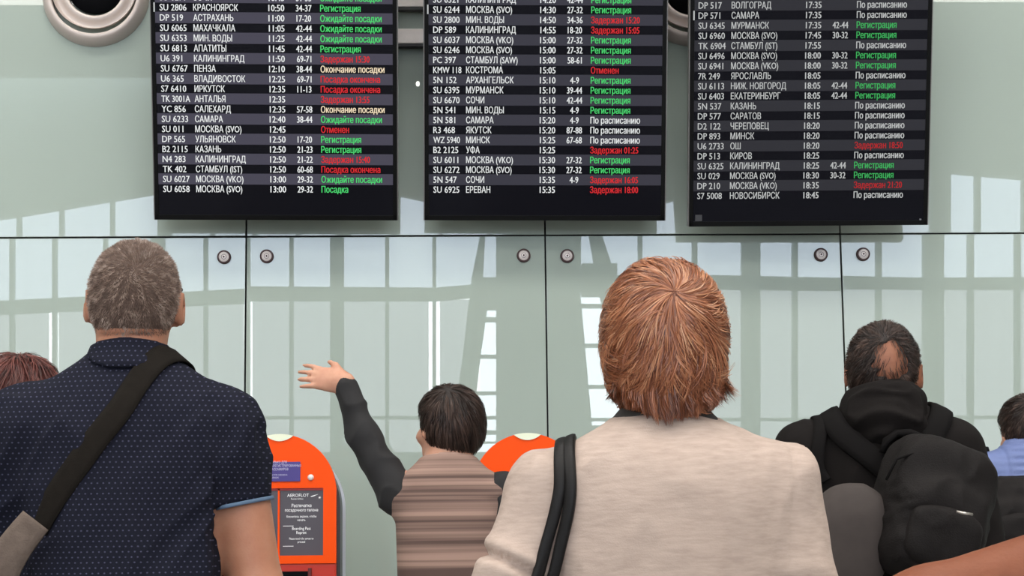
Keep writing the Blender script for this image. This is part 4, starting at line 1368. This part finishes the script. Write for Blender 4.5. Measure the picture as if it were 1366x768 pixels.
o = new_mesh('nape_locks', V, Q, COPPER, hw, True); o['kind'] = 'stuff'
a_ = o.data.attributes.new('shade', 'FLOAT', 'POINT'); a_.data.foreach_set('value', np.concatenate(Sh).astype(np.float32))
# her shoulder bag
M_BLK = mat('black_leather', (.009, .008, .008), rough=.5, spec=.25, bump=.2, bscale=200)
wb_ = thing('shoulder_bag', 'black leather shoulder bag with two thin straps on the beige jacket', 'bag', (pw[0], YW, 0))


def lw(px, py, Y): p = at(px, py, Y); return p - np.array([pw[0], YW, 0])


for k, (xa, xm, xb) in enumerate(((748, 735, 721), (760, 752, 735))):
    top = lw(xa, 584, YW - .02)
    pts = [np.array([top[0] - .004, .10, 1.12]), np.array([top[0] - .002, .085, 1.24]), np.array([top[0], .03, 1.32]), lw(xa, 585, YW - .03), lw((xa + xm) / 2 + 2, 630, YW - .10), lw(xm, 675, YW - .12), lw((xb + xm) / 2 - 1, 725, YW - .12), lw(xb, 775, YW - .12), lw(xb - 12, 840, YW - .13), lw(xb - 20, 900, YW - .12)]
    ribbon_on(J_, pts, .0175, .006, 'strap', M_BLK, wb_, n=90, nw=5, lift=.006)
G_ = Field((-.36, -.26, .50), (-.05, .02, .96), .008)
G_.ell((-.205, -.145, .78), (.125, .05, .13), rotm(0, R(12), 0), 0, n=5)
mesh_field(G_, 'bag_body', M_BLK, wb_, 2, fold_noise(12, .004, (1, 1, 1), 1, 9))

# ================================================================== a generic dressed figure
def figure(label, px, py, Y, yaw, rows, arms, head, hs, pants, top_name, top_mat, skin, hem=.80, sleeve=None, collar_z=1.36, hip=.82,
           thick=.010, folds=None, topfn=None, h=.0075, zf=1.0, step=.0, rsl=.014):
    p = at(px, py, Y)
    t = thing('person', label, 'person', (p[0], Y, 0), yaw)
    o, M, s = head
    F_ = Field((-.50, -.26, -.02), (.42, .42, 1.80), h, zf, .015)
    F_.loft([(z, xc, yc, min(a - thick, .165), min(b - thick, .110), n) if z < rows[-1][0] - .45 else (z, xc, yc, a - thick, b - thick, n) for z, xc, yc, a, b, n in rows], k=0); legs_field(F_, hip, step=step, rh=.082, rk=.052, ra=.037)
    man_arms(F_, arms, 0, hands=True)
    F_.cone((rows[-1][1], rows[-1][2], rows[-1][0] - .07), np.asarray(o) + M @ np.array((0, -.012, -.03)), .058, .052, .03)
    add_head(F_, o, M, s)
    mesh_field(F_, 'body', skin, t, 1); eyes(t, o, M, s)
    G_ = Field((-.48, -.27, hem - .03), (.42, .40, 1.75), h)
    G_.loft(rows, k=0)
    for A in arms:
        S, E_, Wp = [np.array(A[q]) for q in ('S', 'E', 'W')]
        fr = A.get('sl', 1.0)
        if fr >= 1:
            G_.cone(S, E_, A['r'][0] + rsl + .002, A['r'][1] + rsl, .035); G_.cone(E_, E_ + (Wp - E_) * .93, A['r'][1] + rsl - .001, A['r'][2] + rsl - .002, .02)
        else:
            G_.cone(S, S + (E_ - S) * fr, A['r'][0] + rsl, A['r'][1] + rsl, .035)
    G_.cut(lambda x, y, z: np.maximum(z - collar_z + .2 * (y + .05) - 10 * np.maximum(np.abs(x) - .12, 0), hem - z + 0 * x + 0 * y))
    if topfn: topfn(G_)
    mesh_field(G_, top_name, top_mat, t, 2, folds)
    P2 = Field((-.27, -.28, .05), (.27, .32, hem + .16), .012)
    P2.loft([(hem - .04, 0, 0, .178, .122, 2.3), (hem + .1, 0, 0, .165, .118, 2.3)], k=0)
    legs_field(P2, hip - .01, inf=.015, rh=.082, rk=.052, ra=.037, feet=False, step=step)
    mesh_field(P2, 'trousers', pants, t, 1); shoes(t, M_SHOE, step=step)
    return t, G_, p


def std_rows(zn, hw_, b=.12, lean=0.0, zc=None):
    """torso table from neck height zn and half width of the shoulders"""
    return [(zn - .68, 0, 0, max(hw_ * 1.12, .205), b * 1.22, 2.3), (zn - .55, 0, 0, max(hw_ * 1.04, .19), b * 1.15, 2.3), (zn - .40, lean * .3, 0, hw_ * .95, b * 1.02, 2.3), (zn - .25, lean * .5, -.005, hw_ * .98, b, 2.3), (zn - .15, lean * .7, -.01, hw_ * 1.0, b * .92, 2.3),
            (zn - .10, lean * .8, -.01, hw_ * .96, b * .82, 2.2), (zn - .065, lean * .9, -.01, hw_ * .87, b * .72, 2.2), (zn - .035, lean, -.008, hw_ * .64, b * .62, 2.1), (zn, lean, -.002, .066, .062, 2), (zn + .03, lean, .004, .056, .056, 2)]


def arm(s, S, E_, Wp, r=(.050, .041, .027), **k):
    d = dict(s=s, S=S, E=E_, W=Wp, r=r, curl=.6); d.update(k); return d


DARKH = mat('dark_hair', (.03, .02, .015), rough=.4, attr=[(0, (.010, .006, .005)), (.6, (.035, .020, .015)), (1, (.085, .05, .038))], spec=.25)
DARKCAP = mat('dark_hair_base', (.016, .010, .008), rough=.7)
REDBR = mat('red_brown_hair', (.1, .03, .02), rough=.35, attr=[(0, (.022, .006, .006)), (.5, (.085, .022, .018)), (1, (.24, .085, .07))], spec=.25)
REDCAP = mat('red_brown_base', (.03, .009, .008), rough=.7)

# ---- balding man with the black backpack
M_BJ = mat('black_jacket', (.0095, .0075, .007), rough=.85, spec=.15, bump=.3, bscale=120)
YB = 4.2
SKIN_D = mat('skin_ruddy', (0.36, 0.14, 0.075), rough=.5, col2=(0.28, 0.10, 0.05), nscale=30, sss=.1)
bo = np.array([.030, .035, 1.530]); bM = rotm(R(10), R(-14), R(4))
brow = std_rows(1.475, .178, .125, .025)
barm = [arm(-1, (-.165, -.01, 1.350), (-.205, -.03, 1.08), (-.14, .18, .98), (.054, .045, .028)), arm(1, (.175, -.01, 1.350), (.225, -.02, 1.08), (.16, .19, 1.0), (.054, .045, .028))]


def hoodfn(G_):
    pass


bman, BJF, pb = figure('balding dark-haired man in a black hooded jacket carrying a backpack', 1168, 600, YB, R(-6), brow, barm, (bo, bM, .97), 1, M_TROU, 'jacket', M_BJ, SKIN_D,
                       hem=.80, collar_z=1.50, folds=fold_noise(8, .012, (1, 1, .7), 1.5, 21))
HD = Field((-.16, -.20, 1.32), (.20, .12, 1.54), .006)
HD.ell((.018, -.045, 1.405), (.098, .105, .068), rotm(R(-14), 0, R(6)), 0)
HD.ell((.022, -.03, 1.455), (.088, .090, .055), rotm(R(-18), 0, R(4)), .03)
HD.ell((.024, .03, 1.50), (.066, .085, .075), None, .012, 's')
mesh_field(HD, 'hood', M_BJ, bman, 2, fold_noise(11, .016, (.7, 1, 1.6), 1.5, 6))
ZHB = [(-.12, -.060), (-.05, -.058), (-.032, -.03), (-.028, .015), (.012, .028), (.02, .045), (.05, .06), (.08, .085), (.12, .09)]
HB_ = cap_hair(bo, bM, .97, .0035, ZHB)
bq = bo + bM @ np.array((.022, -.088, .040))


def baldcut(x, y, z):
    q = np.sqrt(((x - bq[0]) / .039) ** 2 + ((y - bq[1]) / .055) ** 2 + ((z - bq[2]) / .044) ** 2)
    q = q + .10 * np.sin(150 * x + 70 * z) + .08 * np.sin(230 * z - 120 * x + 1)
    return (1 - q) * .02


HB_.cut(baldcut)
hb = mesh_field(HB_, 'hair', DARKCAP, bman, 1)
baldc = bo + bM @ np.array((.020, -.092, .045))
brg = np.random.default_rng(8)
fb_ = hmask(bo, bM, ZHB, .97)
hair_strands('hair_strands', HB_, bo + bM @ np.array((0, -.012, .03)), bM @ np.array((.1, -.75, .6)), 9000, DARKH, hb, len_=(.12, .3), width=.0013, lift=.004, root_in=.002,
             seg=5, seed=31, clump=16, wob=.12, mask=lambda P: fb_(P) & (np.linalg.norm((P - baldc) * np.array([1.15, 1, .85]), axis=1) > .040 * (1 - .85 * brg.random(len(P)) ** 1.6)), tip=.004, th_max=2.6)['kind'] = 'stuff'


def lb(px, py, Y):
    p = at(px, py, Y) - np.array([pb[0], YB, 0]); a = R(6); return np.array([p[0] * math.cos(a) - p[1] * math.sin(a), p[0] * math.sin(a) + p[1] * math.cos(a), p[2]])


HB0 = cap_hair(bo, bM, .97, .001, ZHB)
hair_strands('sparse_strands', HB0, bo + bM @ np.array((0, -.012, .03)), bM @ np.array((.1, -.55, .8)), 9000, DARKH, hb, len_=(.12, .30), width=.0009, lift=.003, root_in=-.001,
             seg=5, seed=37, clump=16, wob=.12, mask=lambda P: (np.linalg.norm((P - baldc) * np.array([1, 1, .8]), axis=1) < .050) & (brg.random(len(P)) < .25 + .9 * np.clip((np.linalg.norm((P - baldc) * np.array([1, 1, .8]), axis=1) - .018) / .02, 0, 1)), tip=.003, th_max=2.6)['kind'] = 'stuff'
M_BP = mat('backpack_nylon', (.0105, .0082, .0078), rough=.7, spec=.2, bump=.5, bscale=300, noise=.2, nscale=20)
M_BPW = mat('backpack_webbing', (.007, .006, .006), rough=.85, spec=.12)
M_ZIP = mat('zip_metal', (.6, .55, .5), rough=.3, metal=.8)


def backpack(name, label, base, yaw, c, r, M, mt, straps, field, handle, zips, pocket=True, extra=None, seed=2, group=None):
    t = thing(name, label, 'backpack', base, yaw)
    R_ = max(r) * 1.5 + .05
    G_ = Field(np.array(c) - R_, np.array(c) + R_, .0075)
    G_.ell(c, r, M, 0, n=4)
    c2 = np.array(c) + M @ np.array((0, -r[1] * .75, -r[2] * .22))
    if pocket: G_.ell(c2, (r[0] * .84, r[1] * .55, r[2] * .66), M, .015, n=4)
    # zip groove over the top
    mesh_field(G_, 'pack_body', mt, t, 2, fold_noise(13, .010, (1, 1, 1), 1.4, seed))
    if pocket:
        G2 = Field(np.array(c) - R_, np.array(c) + R_, .0075)
        G2.ell(c2 + M @ np.array((0, -r[1] * .42, -r[2] * .12)), (r[0] * .70, r[1] * .32, r[2] * .42), M, 0, n=4)
        mesh_field(G2, 'front_pocket', mt, t, 2, fold_noise(13, .006, (1, 1, 1), 1.2, seed + 4))
    MB().tube(handle, .009, 8).build('handle', M_BPW, t, True)
    for st in straps: ribbon_on(field, st, .052, .012, 'strap', M_BPW, t, n=50, lift=.006)
    for z_ in zips: MB().tube(z_, .0032, 6).build('zip', M_ZIP if len(z_) < 4 else M_BPW, t, True)
    return t


bc_ = lb(1240, 682, YB - .22); bMr = rotm(R(4), R(14), R(17))
hA = lb(1186, 590, YB - .13)
backpack('backpack', 'large black backpack worn by the balding man', (pb[0], YB, 0), R(-6), bc_, (.116, .085, .155), bMr, M_BP,
         [[(-.115, .13, 1.22), (-.118, .10, 1.36), (-.10, .02, 1.43), lb(1120, 575, YB - .09), lb(1150, 600, YB - .12), lb(1180, 625, YB - .13)],
          [(.125, .13, 1.22), (.125, .10, 1.36), (.12, .02, 1.42), lb(1236, 590, YB - .1), lb(1240, 610, YB - .13)]], BJF,
         [lb(x, y, YB - .15) for x, y in ((1178, 604), (1182, 588), (1196, 578), (1214, 577), (1230, 584), (1240, 598))],
         [[lb(1276, 682, YB - .375), lb(1284, 684, YB - .38), lb(1297, 686, YB - .37)], [lb(x, y, YB - .30) for x, y in ((1182, 640), (1196, 612), (1220, 604), (1246, 618), (1272, 648), (1290, 680))]])
M_TAUPE = mat('taupe_cloth', (.052, .040, .036), rough=.85, noise=.15, nscale=30)
tb = thing('shoulder_bag', 'soft dark taupe bag hanging between the beige jacket and the black backpack', 'bag', (pb[0], YB, 0), R(-6))
tc_ = lb(1128, 728, YB - .22)
G_ = Field(tc_ - .25, tc_ + .25, .008)
G_.ell(tc_, (.092, .06, .135), rotm(0, R(-8), R(14)), 0, n=2.4)
mesh_field(G_, 'bag_body', M_TAUPE, tb, 2, fold_noise(7, .010, (1, 1, .4), 1, 8))
ribbon_on(BJF, [lb(1092, 640, YB - .17), lb(1086, 620, YB - .13), (-.13, -.07, 1.40), (-.13, .0, 1.425), (-.13, .08, 1.38)], .03, .006, 'strap', M_BPW, tb, n=40, lift=.008)

# ---- person at the right edge, quilted jacket
M_QUILT = mat('periwinkle_quilt', (.155, .20, .40), rough=.55, spec=.3, bump=.15, bscale=200)
YR = 5.8
ro = np.array([.0, .035, 1.474]); rM = rotm(R(-8), R(6), 0)
rrow = std_rows(1.465, .172, .125, 0)


def quilt(V):
    z = V[:, 2]; q = np.abs(np.sin(z * PI / .024)) ** .6
    inner = np.clip((.105 - np.abs(V[:, 0])) / .02, .25, 1)
    return (q - .8) * .008 * inner - .005 * np.exp(-((np.abs(V[:, 0]) - .11) / .004) ** 2)


rarm = [arm(-1, (-.165, -.01, 1.345), (-.215, -.02, 1.08), (-.15, .17, .97), (.056, .046, .028)), arm(1, (.165, -.01, 1.345), (.215, -.02, 1.08), (.15, .17, .97), (.056, .046, .028))]
rper, RJF, pr = figure('dark-haired person in a periwinkle quilted jacket at the right edge', 1376, 600, YR, R(3), rrow, rarm, (ro, rM, .93), 1, M_TROU, 'quilted_jacket', M_QUILT, SKIN_P,
                       hem=.84, collar_z=1.53, folds=quilt, h=.0065)
CL = Field((-.1, -.1, 1.44), (.1, .12, 1.55), .006)
CL.loft([(1.455, 0, .0, .075, .070, 2), (1.48, 0, .002, .066, .064, 2), (1.508, 0, .006, .064, .063, 2)], k=0, sm=.004)
mesh_field(CL, 'collar', M_QUILT, rper, 1)
ZHR = [(-.12, -.066), (-.05, -.064), (-.02, -.03), (.012, .0), (.02, .035), (.05, .06), (.085, .085), (.12, .09)]
HR = cap_hair(ro, rM, .93, .012, ZHR)
hr = mesh_field(HR, 'hair', DARKCAP, rper, 1)
hair_strands('hair_strands', HR, ro + np.array((0, -.012, .03)), (0, -.6, .7), 5000, DARKH, hr, len_=(.2, .5), width=.0018, lift=.004, root_in=.002, seg=6, seed=41, clump=12, wob=.1,
             mask=hmask(ro, rM, ZHR, .93, .01), tip=.003, th_max=2.6)['kind'] = 'stuff'


def lr(px, py, Y): return at(px, py, Y) - np.array([pr[0], YR, 0])


rc_ = lr(1366, 688, YR - .20)
backpack('backpack', 'small black backpack worn over the periwinkle quilted jacket', (pr[0], YR, 0), 0, rc_, (.165, .080, .118), rotm(0, 0, 0), M_BP,
         [[(-.155, .10, 1.30), (-.15, .03, 1.41), lr(1301, 625, YR - .10), lr(1312, 636, YR - .13), lr(1330, 652, YR - .14)], [(.13, .10, 1.30), (.13, .03, 1.42), lr(1436, 625, YR - .10), lr(1425, 640, YR - .14)]], RJF,
         [lr(x, y, YR - .22) for x, y in ((1318, 640), (1326, 652), (1342, 660), (1362, 661), (1384, 655), (1394, 640))],
         [[lr(1308, 657, YR - .30), lr(1308.5, 668, YR - .30), lr(1309, 676, YR - .30)]], seed=5)

# ---- person behind the man at the left edge, only the hair in view
YL_ = 4.3
lo_ = np.array([.0, .03, 1.485]); lM = rotm(R(8), R(-10), 0)
lrow = std_rows(1.39, .165, .115, 0)
larm = [arm(-1, (-.155, -.01, 1.265), (-.20, -.02, 1.0), (-.15, .15, .92)), arm(1, (.155, -.01, 1.265), (.20, -.02, 1.0), (.15, .15, .92))]
lper, LJF, pl_ = figure('person with reddish-brown tousled hair behind the man in the navy polo', 20, 600, YL_, 0, lrow, larm, (lo_, lM, .94), 1, M_TROU, 'sweater', mat('plum_knit', (.018, .012, .014), rough=.9), SKIN_P,
                        hem=.80, collar_z=1.41, h=.009, hip=.80)
LH = Field((-.16, -.18, 1.26), (.16, .20, 1.66), .007)
LH.loft([(1.36, 0, .0, .06, .07, 2), (1.40, 0, -.005, .085, .105, 2), (1.46, 0, 0, .096, .118, 2.1), (1.52, 0, .005, .094, .118, 2.1), (1.56, 0, .01, .078, .10, 2), (1.585, 0, .01, .05, .07, 2), (1.597, 0, .01, .022, .035, 2)], k=0, sm=.008)
LH.ell(lo_ + lM @ np.array((0, .115, -.05)), (.062, .08, .085), lM, .01, 's')
lh = mesh_field(LH, 'hair', REDCAP, lper, 2)
lf = lambda P: ~((P[:, 1] > .08) & (P[:, 2] < lo_[2] + .06))
hair_strands('hair_strands', LH, lo_ + np.array((0, -.01, .03)), (.1, -.35, .85), 8000, REDBR, lh, len_=(.4, 1.0), width=.0020, lift=.007, root_in=.003, seg=9, seed=51, clump=12, wob=.35,
             mask=lf, tip=.009, th_max=2.3)['kind'] = 'stuff'
fly = MB()
for i in range(26):
    a = rnd.uniform(-2.9, .2); z0 = rnd.uniform(1.555, 1.588)
    p = np.array([math.cos(a) * .055, math.sin(a) * .06, z0]); d = np.array([math.cos(a) * rnd.uniform(.2, 1), math.sin(a) * .3, rnd.uniform(.2, .9)]); q = np.array([rnd.uniform(-.6, .6), 0, -.6])
    fly.tube([p + d * k * .045 + q * (k * k) * .05 for k in np.linspace(0, 1, 6)], .0008, 3)
fly.build('loose_hairs', REDCAP, lh, True, 'stuff')

# ---- person with a raised hand
YA = 5.2
M_STR = bpy.data.materials.new('striped_knit'); M_STR.use_nodes = True
nt = M_STR.node_tree; b_ = nt.nodes['Principled BSDF']; b_.inputs['Roughness'].default_value = .9
t_ = nt.nodes.new('ShaderNodeTexCoord'); mp = nt.nodes.new('ShaderNodeMapping'); mp.inputs['Scale'].default_value = (.35, .35, 46); mp.inputs['Rotation'].default_value = (0, R(-3), 0)
n_ = nt.nodes.new('ShaderNodeTexNoise'); n_.inputs['Scale'].default_value = 1.0; n_.inputs['Detail'].default_value = 3
rp = nt.nodes.new('ShaderNodeValToRGB'); rp.color_ramp.elements[0].position = .40; rp.color_ramp.elements[0].color = (.115, .07, .058, 1)
rp.color_ramp.elements[1].position = .62; rp.color_ramp.elements[1].color = (.42, .27, .215, 1)
nt.links.new(t_.outputs['Object'], mp.inputs[0]); nt.links.new(mp.outputs[0], n_.inputs['Vector']); nt.links.new(n_.outputs['Fac'], rp.inputs[0]); nt.links.new(rp.outputs[0], b_.inputs['Base Color'])
ao = np.array([.0, .03, 1.470]); aM = rotm(R(4), R(35), 0)
arow = std_rows(1.405, .150, .105, .0)
aarm = [arm(-1, (-.135, -.005, 1.285), (-.240, .02, 1.455), (-.292, .03, 1.605), (.045, .034, .023), sl=0.02, hd=(-1, .1, .22), up=(.15, -1, .25), ts=1, curl=.25, spread=.13, hs=.86),
        arm(1, (.140, -.01, 1.280), (.195, -.01, 1.03), (.17, .15, .90), (.046, .038, .026), sl=.02)]
aper, AJF, pa = figure('dark-haired person in a striped top raising the left arm toward the boards', 598, 600, YA, R(0), arow, aarm, (ao, aM, .93), 1, M_TROU, 'striped_top', M_STR, SKIN_P,
                       hem=.82, collar_z=1.40, h=.006, hip=.80, rsl=.008)
M_DSL = mat('dark_sleeve', (.018, .017, .018), rough=.85)
for k_, A in enumerate(aarm):
    S, E_, Wp = [np.array(A[q]) for q in ('S', 'E', 'W')]
    G_ = Field(np.minimum(np.minimum(S, E_), Wp) - .12, np.maximum(np.maximum(S, E_), Wp) + .12, .006)
    G_.cone(S - (E_ - S) * .05 + np.array([.01 * A['s'], 0, 0]), E_, .056, .043, 0); G_.cone(E_, E_ + (Wp - E_) * .92, .043, .031, .02)
    mesh_field(G_, 'sleeve', M_DSL, aper, 2, fold_noise(12, .010, (1, 1, 1), 1.2, 33 + k_))
ZHA = [(-.12, -.075), (-.05, -.072), (-.02, -.05), (.012, -.02), (.025, .03), (.05, .06), (.085, .08), (.12, .09)]
HA = cap_hair(ao, aM, .93, .014, ZHA)
ha = mesh_field(HA, 'hair', DARKCAP, aper, 1)
hair_strands('hair_strands', HA, ao + np.array((0, -.012, .03)), (0, -.5, .8), 6000, DARKH, ha, len_=(.3, .7), width=.0018, lift=.004, root_in=.002, seg=7, seed=61, clump=12, wob=.12,
             mask=hmask(ao, aM, ZHA, .93, .012), tip=.003, th_max=2.7)['kind'] = 'stuff'

# ---- passer-by in the foreground, beyond the right edge: only the bare forearm in view
YF = 1.6
el = at(1500, 742, YF); wr_ = at(1238, 806, YF + .03)
rootF = np.array([el[0] + .245, YF, 0])
fo = np.array([.0, .04, 1.60]); fM = rotm(0, 0, 0)
frow = std_rows(1.50, .180, .125, 0)
farm = [arm(-1, (-.175, -.01, 1.385), tuple(el - rootF), tuple(wr_ - rootF), (.050, .0455, .032), sl=.55, up=(0, -.15, 1), ts=1, curl=.5, hs=1.0),
        arm(1, (.175, -.01, 1.385), (.22, -.03, 1.10), (.22, .12, .88), (.050, .043, .030), sl=.55)]
fper, FJF, pf = figure('passer-by at the lower right corner, only a tanned bare forearm in view', 683, 600, YF, 0, frow, farm, (fo, fM, .98), 1, M_TROU, 't_shirt', mat('grey_cotton', (.12, .12, .13), rough=.9), SKIN_T,
                       hem=.84, collar_z=1.51, h=.006, hip=.86)
fper.location = tuple(rootF)
ZHF = [(-.12, -.055), (-.05, -.052), (-.03, .015), (.02, .035), (.05, .06), (.085, .08), (.12, .09)]
HFc = cap_hair(fo, fM, .98, .007, ZHF, .007)
mesh_field(HFc, 'hair', DARKCAP, fper, 1)

# ---- small lamp hanging in the hall, seen reflected in the gap between the boards
q_ = at(549, 113, 30.0); q_ = (q_[0], 2 * D - q_[1], q_[2])
lampo = thing('pendant_lamp', 'small round lamp hanging from the ceiling of the hall, mirrored between the boards', 'lamp', q_)
MB().lathe([(0, -.045), (.02, -.036), (.03, -.01), (.03, .01), (.02, .036), (0, .045)], seg=20, axis='z').build('bulb', mat('bulb_glow', (.8, .8, .8), emit=(1, .97, .9), estr=45), lampo, True)
MB().tube([(0, 0, .05), (0, 0, 11.5 - q_[2])], .01, 6).build('cord', M_FACE, lampo)
